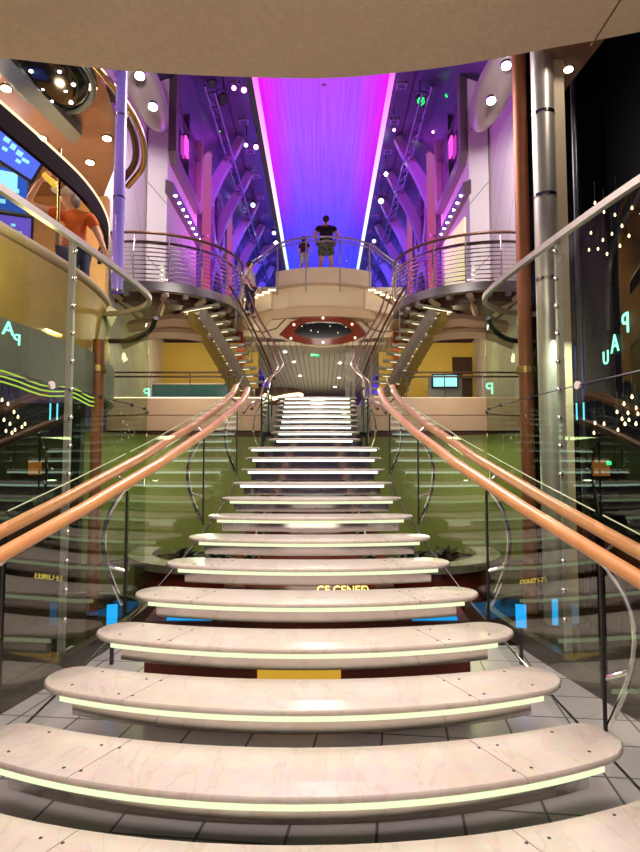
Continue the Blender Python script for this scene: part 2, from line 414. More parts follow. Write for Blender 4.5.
def tread_bm(n):
    hw, yf, dp = HW[n], Yf[n], DP[n]; z0 = zled(n)+.025; z1 = ztop(n)
    full = new(); prof = [(z0, .010), (z0+.007, .002), (z0+.016, 0), (z1-.007, .002), (z1, .010)]
    rings = []
    for z, d in prof:
        rings.append([full.verts.new((x, y, z)) for x, y in outline(hw-d, yf+d, dp-2*d)])
    k = len(rings[0])
    for a, b in zip(rings, rings[1:]):
        for i in range(k): full.faces.new((a[i], a[(i+1) % k], b[(i+1) % k], b[i]))
    full.faces.new(rings[0]); full.faces.new(rings[-1])
    if n >= 12: return full
    out = new(); me = bpy.data.meshes.new('tmp'); full.to_mesh(me); full.free()
    xf, xb = .625*hw, .50*hw
    def pl(s, o): # plane through the seam, offset o outward
        d = Vector((s*(xb-xf), dp, 0)).normalized(); nrm = Vector((d.y, -d.x, 0))*1.0
        if nrm.x*s < 0: nrm = -nrm
        return Vector((s*xf, yf+sag(xf), 0))+nrm*o, nrm
    for piece in (-1, 0, 1):
        b = new(); b.from_mesh(me)
        for s in (-1, 1):
            if piece == s:
                co_, no = pl(s, .0022); r = bmesh.ops.bisect_plane(b, geom=b.verts[:]+b.edges[:]+b.faces[:], plane_co=co_, plane_no=no, clear_inner=True)
            elif piece == 0:
                co_, no = pl(s, -.0022); r = bmesh.ops.bisect_plane(b, geom=b.verts[:]+b.edges[:]+b.faces[:], plane_co=co_, plane_no=no, clear_outer=True)
            else: continue
            ed = [e for e in r['geom_cut'] if isinstance(e, bmesh.types.BMEdge)]
            bmesh.ops.holes_fill(b, edges=ed, sides=0)
        t = bpy.data.meshes.new('tmp'); b.to_mesh(t); b.free(); out.from_mesh(t); bpy.data.meshes.remove(t)
    bpy.data.meshes.remove(me); return out
stair = thing('staircase', 'grand marble staircase with glowing tread edges rising to the promenade deck', 'staircase', (0, 2.6, 0))
for n in range(-1, 21):
    hw, yf, dp = HW[n], Yf[n], DP[n]; zl = zled(n)
    tr = obj('tread', tread_bm(n), M['marble'], stair)
    def fpath(w, d, k=24): return [(-w+2*w*i/k, yf+d+sag(-w+2*w*i/k)) for i in range(k+1)]
    ledw = .88*hw if n < 11 else .93*hw
    if n >= 12: ledw = hw*.80
    b = new(); ribbon(b, fpath(ledw, .017), zl, zl+.0248, .02)
    obj('led_strip', b, M['led'] if n < 8 else M['led_far'], tr)
    b = new(); w = .84*hw; fp = fpath(w, .055); bp = fpath(w, .055+dp*.55)
    prism(b, fp+bp[::-1], zl-.080, zl+.0245)
    obj('riser_box', b, M['steel'], tr)
    if n < 12:
        for s in (-1, 1):
            b = new(); xs = .56*hw*s; cyl(b, (xs, yf+sag(xs)+.25, zl-.15+.057), (xs, yf+sag(xs)+.25, zl-.056), .042, 20)
            if n > -1: obj('glass_support', b, M['glass_support'], tr)
    if n < 7:
        for s in (-1, 1):
            for (fx, fy) in ((.60, .17), (.655, .17), (.54, .72), (.60, .72), (.86, .22), (.80, .78)):
                b = new(); x = s*hw*fx; flat_disc(b, (x, yf+sag(x)+dp*fy, ztop(n)+.0005), (0, 0, 1), .008, .003, 10)
                obj('screw_cap', b, M['dark_steel'], tr)
# two steel stringers under the treads
for s in (-1, 1):
    pts = [(s*.5*HW[n], Yf[n]+.30, zled(n)-.15) for n in range(5, 21)]
    b = new()
    tube(b, pts, .045, 10); obj('stringer', b, M['dark_steel'], stair)
# mirror risers behind the upper flight's treads
b = new()
for n in range(12, 21):
    box(b, (0, Yf[n]+.22, zled(n)-.065), (2*HW[n]*.93, .02, .118))
obj('riser_panel', b, M['steel'], stair, False)

# ---------------------------------------------------------------- stair balustrades
def lerp_t(n, D):
    n = max(-1, min(20, n)); a = math.floor(n); b = min(a+1, 20); return D[a]+(D[b]-D[a])*(n-a)
def zt(n): return .377+.15*n
def side_pt(n, off, dz, s):
    hw = lerp_t(n, HW) if n <= 11 else HW[11]+(n-11)*.02
    y = lerp_t(n, Yf)+.16
    return Vector((s*(hw+off), y, zt(n)+dz))
for s in (-1, 1):
    t = thing('stair_balustrade', 'glass balustrade with twin varnished rails along the %s side of the lower flight' % SIDE[s], 'balustrade', (s*1.3, 3, 0))
    ns = [-2.0+.5*i for i in range(0, 27)]
    def path(off, dz):
        pts = []
        for n in ns:
            if n < -1: p = side_pt(-1, off, dz, s); q = side_pt(-.5, off, dz, s); p = p+(p-q)*((-1-n)*2); pts.append(p)
            else: pts.append(side_pt(n, off, dz, s))
        e = pts[-1]; pts.append(e+Vector((s*.03, .2, .0))); pts.append(e+Vector((s*.10, .33, -.05)))
        return catmull(pts, 3)
    obj('inner_rail', tube(new(), path(.0, .80), .040, 14), M['rail_wood'], t)
    obj('outer_rail', tube(new(), path(.165, .835), .038, 14), M['rail_wood'], t)
    # glass panels with gaps at the posts
    stops = [-1.6, .95, 3.3, 6.4, 9.6, 11.3]
    for a, b_ in zip(stops, stops[1:]):
        k = 8; pp = []; z0 = []; z1 = []
        for i in range(k+1):
            n = a+.06+(b_-a-.12)*i/k; q = side_pt(max(n, -1), .080, 0, s)
            if n < -1: q = q+(side_pt(-1, .080, 0, s)-side_pt(0, .080, 0, s))*(-1-n)
            pp.append((q.x, q.y)); z0.append(q.z-.36 if q.z > .5 else .02); z1.append(q.z+.97)
        b = new(); sheet(b, pp, z0, z1); obj('glass_panel', b, M['glass'], t)
        b = new(); tube(b, [(p[0], p[1], z) for p, z in zip(pp, z1)], .004, 6); obj('glass_edge', b, M['glass_support'], t)
    for n in stops[1:-1]:
        q = side_pt(n, .080, 0, s)
        b = new(); box(b, (q.x, q.y, q.z+.30), (.013, .024, .92)); obj('post', b, M['matt_black'], t)
        # bowed chrome straps beside the post
        p0 = side_pt(n, .02, .77, s); p1 = q+Vector((s*.02, 0, -.12))
        arc = []
        for i in range(13):
            f = i/12; bow = math.sin(PI*f**.8)*.17
            arc.append(p0.lerp(p1, f)+Vector((s*bow, -.05*math.sin(PI*f), 0)))
        st = obj('strap', tube(new(), arc, .017, 8), M['chrome'], t)
        mid = arc[8]; p2 = q+Vector((0, 0, .12))
        arc2_ = [mid.lerp(p2, i/6)+Vector((s*.02*math.sin(PI*i/6), 0, 0)) for i in range(7)]
        obj('strap', tube(new(), arc2_, .012, 8), M['chrome'], t)
        b = new(); tube(b, [side_pt(n, .0, .79, s), side_pt(n, .080, .74, s), side_pt(n, .165, .82, s)], .011, 8)
        obj('rail_bracket', b, M['chrome'], t)
    b = new(); tube(b, [side_pt(.2+.6*i, .12, -.30, s) for i in range(0, 18)], .008, 6); obj('tie_cable', b, M['chrome'], t)

# ---------------------------------------------------------------- upper flight balustrades
for s in (-1, 1):
    t = thing('stair_balustrade', 'glass sided balustrade with slim rose rail on the %s of the upper flight' % SIDE[s], 'balustrade', (s*.9, 11, 2.2))
    pts = [Vector((s*(HW[n]+.09), Yf[n]+.1, 0)) for n in range(12, 21)]
    pp = [(p.x, p.y) for p in pts]
    b = new(); sheet(b, pp, [ztop(n)-.2 for n in range(12, 21)], [ztop(n)+.62 for n in range(12, 21)]); obj('glass_panel', b, M['glass_mirror'], t)
    # rail follows the flight, then swings out and back at the deck
    rp = [Vector((s*.94, 9.2, 2.62)), Vector((s*.88, 9.6, 2.80))]+[Vector((s*(HW[n]+.10), Yf[n], ztop(n)+.45+.02*(n-12))) for n in (14, 16, 18)]
    rp += [Vector((s*.90, 13.6, 3.83)), Vector((s*.80, 14.2, 4.12)), Vector((s*.88, 14.7, 4.36)), Vector((s*1.04, 15.4, 4.78)), Vector((s*1.30, 16.0, 5.28)), Vector((s*1.66, 16.6, 5.95)), Vector((s*1.9, 16.8, 6.6))]
    obj('top_rail', tube(new(), catmull(rp, 6), .026, 10), M['bronze_rail'], t)
    obj('lower_rail', tube(new(), catmull([p+Vector((s*.13, .1, -.05)) for p in rp], 6), .022, 10), M['bronze_rail'], t)
    for n in (12, 15, 18):
        p = Vector((s*(HW[n]+.09), Yf[n]+.1, 0))
        b = new(); cyl(b, (p.x, p.y, ztop(n)-.25), (p.x, p.y, ztop(n)+.6), .014, 8); obj('post', b, M['dark_steel'], t)
        arc = [Vector((p.x+s*.12*math.sin(PI*i/10), p.y, ztop(n)-.25+.8*i/10)) for i in range(11)]
        obj('strap', tube(new(), arc, .012, 8), M['chrome'], t)

# ================================================================ CURVED GLASS WALLS
def gpath(s, off=0., y0=3.0, tail=True):
    base = [(2.66, 3.0), (2.47, 3.7), (2.33, 4.3), (2.19, 5.2), (2.09, 6.0), (2.03, 6.7), (2.02, 7.05)]
    p = [(q.x, q.y) for q in catmull([(x, y, 0) for x, y in base], 5)]
    if tail: p += arc2(2.97, 7.05, .95, 180, 68, 16)[1:]
    if s < 0: p = [(-(x-.10), y) for x, y in p]
    if off: p = offset2d(p, -off*s)      # positive = away from the stairs
    return p
GT = 3.72
for s in (-1, 1):
    g = gpath(s)
    t = thing('curved_glass_wall', 'tall curved glass wall with a metal cap enclosing the %s side of the stairs' % SIDE[s], 'glass wall', (s*2.2, 5, 0))
    k = [i for i, p in enumerate(g) if p[1] > 5.35][0]
    for seg in (g[:k+1], g[k:]):
        for z0, z1 in ((.16, 2.40), (2.41, GT)):
            obj('glass_panel', sheet(new(), seg, z0, z1), M['glass_green'], t)
    obj('cap_rail', ribbon(new(), g, GT, GT+.055, .05), M['silver_skin'], t)
    obj('base_curb', ribbon(new(), g, 0, .16, .09), M['curb'], t)
    obj('joint_cable', tube(new(), [(x, y, 2.405) for x, y in offset2d(g, .012*s)], .005, 6), M['dark_steel'], t)
    mx, my = g[k]
    ml = obj('mullion', box(new(), (mx+s*.03, my, 1.95), (.05, .05, 3.58)), M['silver_skin'], t, False)
    for i in range(14):
        z = .45+.245*i
        obj('bolt', ellipsoid(new(), (mx-s*.005, my-.03, z), (.022, .022, .022), None, 10, 6), M['chrome'], ml)
    for q, idx in enumerate(range(4, len(g)-8, 5)):
        x, y = g[idx]
        b = new(); flat_disc(b, (x-s*.02, y, 2.405), (-s, -.25, 0), .034 if idx < k else .018, .02); obj('disc_fitting', b, M['white_cloth'] if idx < k else M['dark_steel'], t)

# ---------------------------------------------------------------- columns and dark interiors
for s in (-1, 1):
    if s > 0:
        t = thing('copper_column', 'slim copper coloured column rising full height behind the right glass wall', 'column', (2.63, 7.6, 0))
        obj('shaft', cyl(new(), (2.63, 7.6, 0), (2.63, 7.6, 11), .085, 24), M['copper'], t)
        obj('collar', cyl(new(), (2.63, 7.6, 2.9), (2.63, 7.6, 2.98), .11, 24), M['brass'], t)
        t = thing('lift_shaft', 'shiny silver lift shaft column beside the slim copper column', 'column', (2.75, 7.3, 0))
        b = new(); cyl(b, (2.74, 7.1, 0), (2.74, 7.1, 10.5), .13, 24); obj('shaft', b, M['silver_skin'], t)
        b = new(); box(b, (2.93, 7.2, 5.2), (.12, .25, 10.4)); obj('side_panel', b, M['cream'], t, False)
        for z in (3.9, 4.9, 5.9, 6.9):
            obj('band', cyl(new(), (2.74, 7.1, z), (2.74, 7.1, z+.04), .138, 24), M['chrome'], t)
    else:
        t = thing('copper_column', 'slim brown column standing inside the left curved glass wall', 'column', (-2.62, 7.5, 0))
        obj('shaft', cyl(new(), (-2.62, 7.5, 0), (-2.62, 7.5, 3.3), .07, 24), M['copper'], t)
        obj('collar', cyl(new(), (-2.62, 7.5, 2.9), (-2.62, 7.5, 2.98), .10, 24), M['brass'], t)
        t = thing('lift_shaft', 'glass corner column with painted violet light left of the curved balcony', 'column', (-2.3, 7.1, 3.4))
        b = new(); cyl(b, (-2.28, 7.1, 3.78), (-2.28, 7.1, 10.5), .065, 20); obj('shaft', b, mat('violet_glow_glass', (.42, .34, .85), .15, .2, .1, 3, emit=(.25, .12, .8), es=.22), t)  # violet light on the glass put into tint and emission
        for z in (3.78, 4.9, 5.9, 6.9):
            obj('band', cyl(new(), (-2.28, 7.1, z), (-2.28, 7.1, z+.02), .07, 20), M['chrome'], t)
# dark room walls behind the glass
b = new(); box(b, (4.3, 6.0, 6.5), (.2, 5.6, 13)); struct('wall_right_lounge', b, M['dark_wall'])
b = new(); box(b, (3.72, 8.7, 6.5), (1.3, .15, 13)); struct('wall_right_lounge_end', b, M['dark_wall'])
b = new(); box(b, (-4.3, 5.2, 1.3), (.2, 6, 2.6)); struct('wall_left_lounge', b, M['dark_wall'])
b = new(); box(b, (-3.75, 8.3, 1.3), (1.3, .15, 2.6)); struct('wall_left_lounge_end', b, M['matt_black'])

# ---------------------------------------------------------------- LEFT LOUNGE
def lpath(off=0.):
    base = [(-3.35, 3.6), (-3.12, 4.6), (-2.93, 5.7), (-2.80, 6.6), (-2.74, 7.3), (-2.80, 8.1), (-3.0, 8.9), (-3.4, 9.7)]
    p = [(q.x, q.y) for q in catmull([(x, y, 0) for x, y in base], 5)]
    return offset2d(p, off) if off else p
lp = lpath()
t = thing('lounge_parapet', 'olive gold parapet with beige tube rail in front of the raised left lounge', 'parapet', (-2.9, 6, 2.7))
obj('parapet_panel', ribbon(new(), lp, 3.12, 3.92, .05), M['gold_panel'], t)
obj('rail', tube(new(), [(x, y, 4.0) for x, y in lp], .055, 12), M['cream_dim'], t)
obj('fascia', ribbon(new(), lpath(-.06), 2.62, 3.12, .08), M['grey_band'], t)
for i, dz in enumerate((2.60, 2.55, 2.50)):
    q = lpath(-.10)[8:24]
    obj('neon_wave', tube(new(), [(x, y, dz+.025*math.sin(j*.9)) for j, (x, y) in enumerate(q)], .008, 6), M['neon_lime'], t)
b = new(); prism(b, lpath(.05)+[(-6.5, 9.7), (-6.5, 3.6)], 3.28, DECK); struct('floor_left_lounge', b, M['dark_brown'])
b = new(); box(b, (-5.0, 10.2, 4.85), (3.0, .15, 2.9)); struct('wall_left_bar', b, M['orange_wall'])
b = new(); box(b, (-6.4, 7, 4.9), (.15, 6.5, 3.0)); struct('wall_left_bar_side', b, M['orange_wall'])
cp = [(q.x, q.y) for q in catmull([(-3.1, 3.0, 0), (-2.75, 4.6, 0), (-2.5, 6.4, 0), (-2.55, 7.6, 0), (-2.9, 8.8, 0), (-3.6, 10.2, 0)], 5)]
b = new(); prism(b, cp+[(-6.5, 10.2), (-6.5, 3.0)], 6.3, 6.42); struct('ceiling_left_lounge', b, M['orange_ceil'])
t = thing('curved_valance', 'curved plum valance with lit upper edge above the left lounge', 'valance', (-2.9, 6, 5))
obj('band', ribbon(new(), lpath(.05), 4.98, 5.20, .05), M['plum'], t)
obj('edge_light', tube(new(), [(x, y, 5.215) for x, y in lpath(.02)], .014, 6), emis('valance_edge', (1, .78, .5), 1.2), t)
t = tag(obj('brass_pole', cyl(new(), P(57, 245, 7.0)*1.0, P(57, 245, 7.0)+Vector((0, 0, 1.15)), .022, 12), M['brass']), 'thin brass pole in front of the person in orange', 'pole')
t = thing('brass_ring_trim', 'curved brass edge ring of the upper deck left of the cream wall', 'trim', (-2.6, 8, 6.3))
rp = catmull([(-2.75, 6.0, 6.32), (-2.5, 6.7, 6.32), (-2.36, 7.5, 6.32), (-2.38, 8.3, 6.32), (-2.6, 9.1, 6.32), (-3.05, 9.8, 6.32)], 6)
obj('outer_band', tube(new(), rp, .045, 10), M['brass'], t)
obj('inner_band', tube(new(), [p+Vector((-.13, 0, .05)) for p in rp], .05, 10), M['dark_brown'], t)
# dark mirrored oval in the lounge ceiling
t = thing('ceiling_oval', 'dark glossy oval recess dotted with lights in the brown lounge ceiling', 'ceiling recess', (-3.2, 7, 6.25))
c = Vector((-3.05, 6.95, 6.28))
rot = Matrix.Rotation(rad(20), 4, 'Z')
b = new(); ellipsoid(b, c, (.42, .62, .10), rot, 28, 12); obj('dome', b, M['black'], t)
ring = [c+rot.to_3x3() @ Vector((.46*math.cos(a*PI/18), .68*math.sin(a*PI/18), -.02)) for a in range(36)]
obj('rim', tube(new(), ring, .035, 8, True), M['grey_band'], t)
for i, (dx, dy) in enumerate(((-.2, -.2), (.1, -.3), (.15, .05), (-.1, .1), (.2, .3), (-.02, .34), (.24, -.1))):
    b = new(); ellipsoid(b, c+rot.to_3x3() @ Vector((dx, dy, -.085+.05*(dx*dx+dy*dy))), (.022, .022, .016), None, 10, 6); obj('star_light', b, M['lamp_white'], t)
b = new(); prism(b, [(-3.75, 4.9), (-3.45, 4.9), (-3.1, 8.0), (-3.3, 8.2)], 6.16, 6.29); tag(obj('ceiling_beam', b, M['grey_band']), 'grey beam crossing the brown lounge ceiling', 'beam')
b = new(); prism(b, [(-3.3, 5.3), (-2.75, 5.3), (-2.7, 6.1), (-3.2, 6.1)], 6.27, 6.295); tag(obj('violet_light_panel', b, emis('violet_panel', (.45, .06, .6), .9)), 'violet glowing panel at the top of the lounge ceiling', 'light panel')
for i, (px, py) in enumerate(((92, 87), (107, 138), (90, 162), (42, 138), (6, 88), (10, 140))):
    y = 6.3*0+1; d = P(px, py, 1)-CAM; sc_ = (6.29-CAM.z)/d.z; p = CAM+d*sc_
    t = thing('downlight', ['warm downlight nearest the brass ring in the lounge ceiling', 'warm downlight at the outer end of the lounge ceiling', 'warm downlight above the person in orange', 'warm downlight over the curved valance by the blue screen', 'warm downlight at the left edge of the frame near the grey beam', 'small warm downlight hidden low beside the blue display'][i], 'downlight', p, 'lounge downlights')
    b = new(); flat_disc(b, p+Vector((0, 0, -.004)), (0, 0, 1), .075, .012); obj('trim_ring', b, M['chrome'], t)
    b = new(); flat_disc(b, p+Vector((0, 0, -.014)), (0, 0, 1), .055, .012); obj('lens', b, M['lamp_warm'], t)
# screens
def screen(name, c, w, h, n, up, label, blobs, m, parts):
    n = Vector(n).normalized(); r = Vector(up).cross(n).normalized(); u = n.cross(r).normalized()
    mt = Matrix((( *r, 0), (*u, 0), (*n, 0), (0, 0, 0, 1))).transposed(); mt.translation = Vector(c)
    t = thing(name, label, 'screen', c)
    b = new(); box(b, None, None, mtx=mt @ Matrix.Diagonal((w+.06, h+.06, .05, 1))) if False else bmesh.ops.create_cube(b, size=1, matrix=mt @ Matrix.Diagonal((w+.07, h+.07, .05, 1)))
    obj('bezel', b, M['matt_black'], t, False)
    b = new(); bmesh.ops.create_cube(b, size=1, matrix=mt @ Matrix.Translation((0, 0, .027)) @ Matrix.Diagonal((w, h, .006, 1))); d = obj('display', b, m, t, False)
    b = new()
    for (x, y, bw, bh) in blobs: bmesh.ops.create_cube(b, size=1, matrix=mt @ Matrix.Translation((x*w, y*h, .0305)) @ Matrix.Diagonal((bw*w, bh*h, .004, 1)))
    if blobs: obj('picture', b, parts, d, False)
    return t
screen('wall_screen', P(14, 152, 7.4), .62, .36, (.45, -1, -.25), (.55, 0, 1), 'tilted violet blue screen hanging high at the left edge',
       [(-.2, .2, .12, .16), (-.05, .12, .1, .2), (.1, .05, .12, .18), (-.15, -.1, .1, .12), (.15, -.2, .1, .12), (.25, -.05, .14, .12)], M['screen_blue'], M['screen_light'])
screen('wall_screen', P(7, 190, 8.6), .52, .62, (.5, -1, 0), (.0, 0, 1), 'blue wall screen below the tilted screen at the left edge',
       [(-.1, .22, .7, .4), (.2, -.2, .2, .12), (-.15, -.3, .25, .1), (.15, .0, .3, .1)], emis('deep_blue_screen', (.03, .10, .5), .9), M['screen_light'])
screen('wall_screen', P(9, 226, 7.6)+Vector((0, 0, -.02)), .50, .28, (.4, -1, 0), (0, 0, 1), 'violet screen seen through the glass below the lounge wall screens',
       [(.1, .1, .1, .12), (-.2, -.1, .12, .1), (.25, -.2, .1, .1)], emis('violet_screen', (.18, .10, .7), .9), M['screen_light'])

# ---------------------------------------------------------------- RIGHT dark room contents
def pix_on_x(px, py, X):
    d = P(px, py, 1)-CAM; return CAM+d*((X-CAM.x)/d.x)
def bulbs(spots, X, group, label, r):
    first = None; p0 = None
    for (px, py) in spots:
        p = pix_on_x(px, py, X+random.uniform(-.25, .1))
        if first is None:
            first = thing('pendant_bulb', label, 'pendant bulb', p, group); p0 = p
            b = new(); tube(b, [p+Vector((0, 0, -r*1.6)), p+Vector((0, 0, -r)), p, p+Vector((0, 0, r*1.5)), p+Vector((0, 0, r*2.2))], r, 10, rr=[r*.15, r*.8, r, r*.55, r*.2]); obj('bulb', b, M['bulb'], first)
            b = new(); cyl(b, p+Vector((0, 0, r*2)), p+Vector((0, 0, r*2+.25)), .004, 6); obj('cord', b, M['matt_black'], first)
        else: dup(first, p-p0)
bulbs([(595, 203), (604, 212), (615, 215), (622, 226), (612, 234), (603, 240), (591, 233), (598, 249), (607, 254), (620, 246), (629, 236), (632, 208), (616, 200), (589, 250)], 3.6, 'bulbs in the upper dark glass on the right', 'small warm bulb of the upper cluster behind the right glass wall', .011)
bulbs([(632, 397), (624, 404), (617, 412), (628, 413), (636, 408), (622, 419), (629, 420), (636, 424), (618, 430), (625, 424), (604, 424), (595, 423), (594, 433), (638, 414)], 3.6, 'bulbs in the lower dark glass on the right', 'small warm bulb of the lower cluster behind the right glass wall', .012)
bulbs([(8, 404), (14, 412), (4, 420), (10, 424), (18, 417), (15, 430), (6, 431), (22, 427), (25, 424), (37, 425), (2, 400), (12, 433)], -3.6, 'bulb reflections in the dark glass on the left', 'small warm bulb reflection of the cluster in the left glass wall', .012)  # chandelier reflections in the glass, built as small glowing bulbs
for s, pxs in ((1, (577, 584)), (-1, (50, 57))):
    for i, px in enumerate(pxs):
        p = pix_on_x(px, 420, s*3.1); q = pix_on_x(px, 345, s*3.1)
        t = thing('light_tube', ('cyan tipped vertical light tube on the dark %s interior, ' % SIDE[s])+('inner of the pair' if (i == 0) == (s > 0) else 'outer of the pair'), 'light tube', p)
        b = new(); cyl(b, p, p+Vector((0, 0, .20)), .009, 10); obj('bright_tip', b, M['cyan_tube'], t)
        b = new(); cyl(b, p+Vector((0, 0, .22)), Vector((p.x, p.y, q.z)), .008, 10); obj('dim_length', b, M['blue_tube'], t)
b = new(); box(b, (4.16, 5.2, 1.7), (.05, 3.2, .9)); tag(obj('wood_panel', b, mat('dark_red_wood', rgb(70, 30, 14), .35, emit=(.35, .08, .01), es=.10)), 'dim red brown wood panel with painted glow in the right dark room', 'wall panel')  # weak emission stands in for lamplight on the wood
b = new(); box(b, (-4.16, 4.9, 1.7), (.05, 3.2, .9)); tag(obj('wood_panel', b, mat('dark_red_wood_left', rgb(60, 22, 14), .35, emit=(.3, .05, .01), es=.08)), 'dim red brown wood panel with painted glow in the left dark room', 'wall panel')  # lamplight on this wood is likewise put in as emission
b = new(); box(b, P(601, 468, 8.60), (.22, .04, .22)); tag(obj('glowing_square', b, emis('dim_orange', (.5, .18, .04), .35)), 'small dim orange lit panel low in the right dark room', 'panel')
b = new(); box(b, P(35, 468, 8.20), (.16, .04, .18)); tag(obj('glowing_square', b, emis('dim_orange_left', (.5, .16, .03), .4)), 'small dim orange lit panel low in the left dark room', 'panel')
b = new(); box(b, P(609, 463, 8.56), (.06, .02, .05)); tag(obj('exit_light', b, M['exit']), 'tiny green exit light in the right dark room', 'exit light')
# arch line in the right dark glass
arcp = [pix_on_x(px, py, 4.14) for px, py in ((640, 205), (630, 215), (620, 232), (612, 255), (609, 280), (608, 330))]
tag(obj('dark_arch', tube(new(), catmull(arcp, 5), .05, 8), M['dark_steel']), 'dark metal arch in the shadowy room behind the right glass', 'arch')
for i, z in enumerate((3.65, 3.95)):
    b = new(); cyl(b, (3.2+.25*i, 7.9, 0), (3.2+.25*i, 7.9, 9), .045, 12); tag(obj('dark_mullion', b, M['dark_steel']), ['dark vertical mullion next to the silver lift shaft', 'second dark vertical mullion right of the silver lift shaft'][i], 'mullion')
# reflections of a neon sign, built as glowing mirror-written letters
def letter(ch, c, size, yaw, flip, label, m=M['neon_reflection'], nm='letter_reflection'):
    cu = bpy.data.curves.new(nm, 'FONT'); cu.body = ch; cu.size = size; cu.extrude = .006; cu.align_x = 'CENTER'
    to = bpy.data.objects.new(nm+'_tmp', cu); COL.objects.link(to)
    dg = bpy.context.evaluated_depsgraph_get(); me = bpy.data.meshes.new_from_object(to.evaluated_get(dg))
    bpy.data.objects.remove(to)
    if flip: me.transform(Matrix.Diagonal((-1, 1, 1, 1))); me.flip_normals()
    me.transform(Matrix.Translation(Vector(c)) @ Matrix.Rotation(yaw, 4, 'Z') @ Matrix.Rotation(PI/2, 4, 'X'))
    o = bpy.data.objects.new(nm, me); COL.objects.link(o); me.materials.clear(); me.materials.append(m)
    tag(o, label, 'letter'); return o
letter('P', pix_on_x(626, 333, 4.17), .40, rad(-90), True, 'reflection of a green neon letter P at the right edge', nm='letter_reflection')
letter('A', pix_on_x(615, 352, 4.17), .36, rad(-90), True, 'reflection of a green neon letter A between two mirrored letters at the right edge')
letter('U', pix_on_x(606, 364, 3.95), .26, rad(-90), True, 'faint reflection of a green neon letter U below the green A at the right edge')
letter('A', pix_on_x(8, 335, -2.55), .17, rad(62), True, 'reflection of a green neon letter A on the grey band at the left edge')
letter('P', pix_on_x(17, 345, -2.55), .14, rad(62), True, 'reflection of a green neon letter P on the grey band at the left edge')
letter('P', P(490, 394, 8.2), .22, 0, True, 'reflection of a green neon letter P on the edge of the right glass curve')
letter('P', P(147, 398, 8.2), .19, 0, True, 'reflection of a green neon letter P on the edge of the left glass curve')
# dark collar inside each glass curve and a slanting beam on the left
for s in (-1, 1):
    pts = [(q.x, q.y, q.z) for q in catmull([P(322+s*166, 318, 7.9), P(322+s*172, 330, 8.1), P(322+s*188, 340, 8.3), P(322+s*212, 341, 8.5)], 6)]
    tag(obj('ring_trim', tube(new(), pts, .035, 8), M['dark_steel']), 'dark curved ring trim inside the %s glass curve' % SIDE[s], 'trim')
b = new(); tube(b, [P(85, 362, 7.6), P(112, 312, 8.2)], .11, 4); tag(obj('slanted_beam', b, mat('olive_steel', rgb(110, 104, 70), .35, .5)), 'slanted olive steel beam inside the left glass curve', 'beam')

# ================================================================ LOWER HALL behind the stairs
for s in (-1, 1):
    b = new(); ribbon(b, [(s*x, y) for x, y in ((1.0, 13.6), (2.2, 13.3), (3.4, 12.6), (4.4, 11.2), (5.0, 9.6))], 0, 2.42, .1)
    struct('wall_%s_lower' % SIDE[s], b, M['green_wall'])
    # curved low planter wall with marble coping
    t = thing('low_curved_wall', 'low brown curved wall with a pale marble coping on the %s of the stairs' % SIDE[s], 'low wall', (s*2, 9, 0))
    pl = [(s*x, y) for x, y in [(q.x, q.y) for q in catmull([(.95, 8.6, 0), (1.5, 8.1, 0), (2.05, 8.3, 0), (2.5, 9.0, 0), (2.6, 9.9, 0)], 5)]]
    obj('wall_face', ribbon(new(), pl, 0, .40, .16), M['red_brown'], t)
    obj('coping', ribbon(new(), pl, .40, .50, .34), M['grey_marble'], t)
    # dark leafy plants on the wall
    for i, (x, y) in enumerate(((1.35, 8.75), (1.85, 8.95))):
        p = thing('low_plant', 'dark leafy plant behind the %s low wall, %s the stairs' % (SIDE[s], ['next to', 'further from'][i]), 'plant', (s*x, y, .40), 'plants behind the low walls')
        b = new()
        for k in range(46):
            a = random.uniform(0, 2*PI); e = random.uniform(.2, 1.2); L = random.uniform(.14, .30)
            o0 = Vector((s*x+random.uniform(-.12, .12), y+random.uniform(-.1, .1), .45)); d = Vector((math.cos(a)*math.cos(e), math.sin(a)*math.cos(e), math.sin(e)))
            sd = d.cross(Vector((0, 0, 1))).normalized()*L*.16
            v = [b.verts.new(o0), b.verts.new(o0+d*L*.5+sd), b.verts.new(o0+d*L-Vector((0, 0, L*.2))), b.verts.new(o0+d*L*.5-sd)]; b.faces.new(v)
        obj('foliage', b, M['leaf'], p)
        obj('pot', tube(new(), [(s*x, y, 0), (s*x, y, .45)], .13, 16, rr=[.11, .15]), M['dark_brown'], p)
    # blue lit panels low by the glass
    p = P(322+(-210 if s < 0 else 199), 616, 5.6)
    t = thing('blue_kiosk_screen', 'small upright azure light panel low behind the %s glass' % SIDE[s], 'light panel', (p.x, p.y, 0))
    b = new(); box(b, (p.x, p.y, p.z), (.09, .02, .20), rad(-20*s)); obj('display', b, M['blue_panel'], t, False)
    b = new(); box(b, (p.x, p.y+.02, p.z/2-.05), (.03, .03, p.z-.1+.1)); obj('stand', b, M['dark_steel'], t, False)
    q = P(322+(-133 if s < 0 else 113), 622, 4.76)
    b = new(); prism(b, [(q.x-.17, 4.755), (q.x+.17, 4.755), (q.x+.17, 4.98), (q.x-.17, 5.0)], 0, .012, lambda x, y, z: (x, y, .585+.2578*(y-4.75)+z))
    tag(obj('azure_reflection', b, M['azure_dim']), 'flat azure reflection glimpsed under the treads on the %s' % SIDE[s], 'light')  # reflection of blue monitors, built as a glowing sheet
p = P(553, 612, 6.0)
b = new(); box(b, (p.x+.02, p.y, p.z), (.05, .02, .24)); tag(obj('blue_light_strip', b, M['blue_panel']), 'narrow azure light strip right of the azure panel behind the right glass', 'light strip')
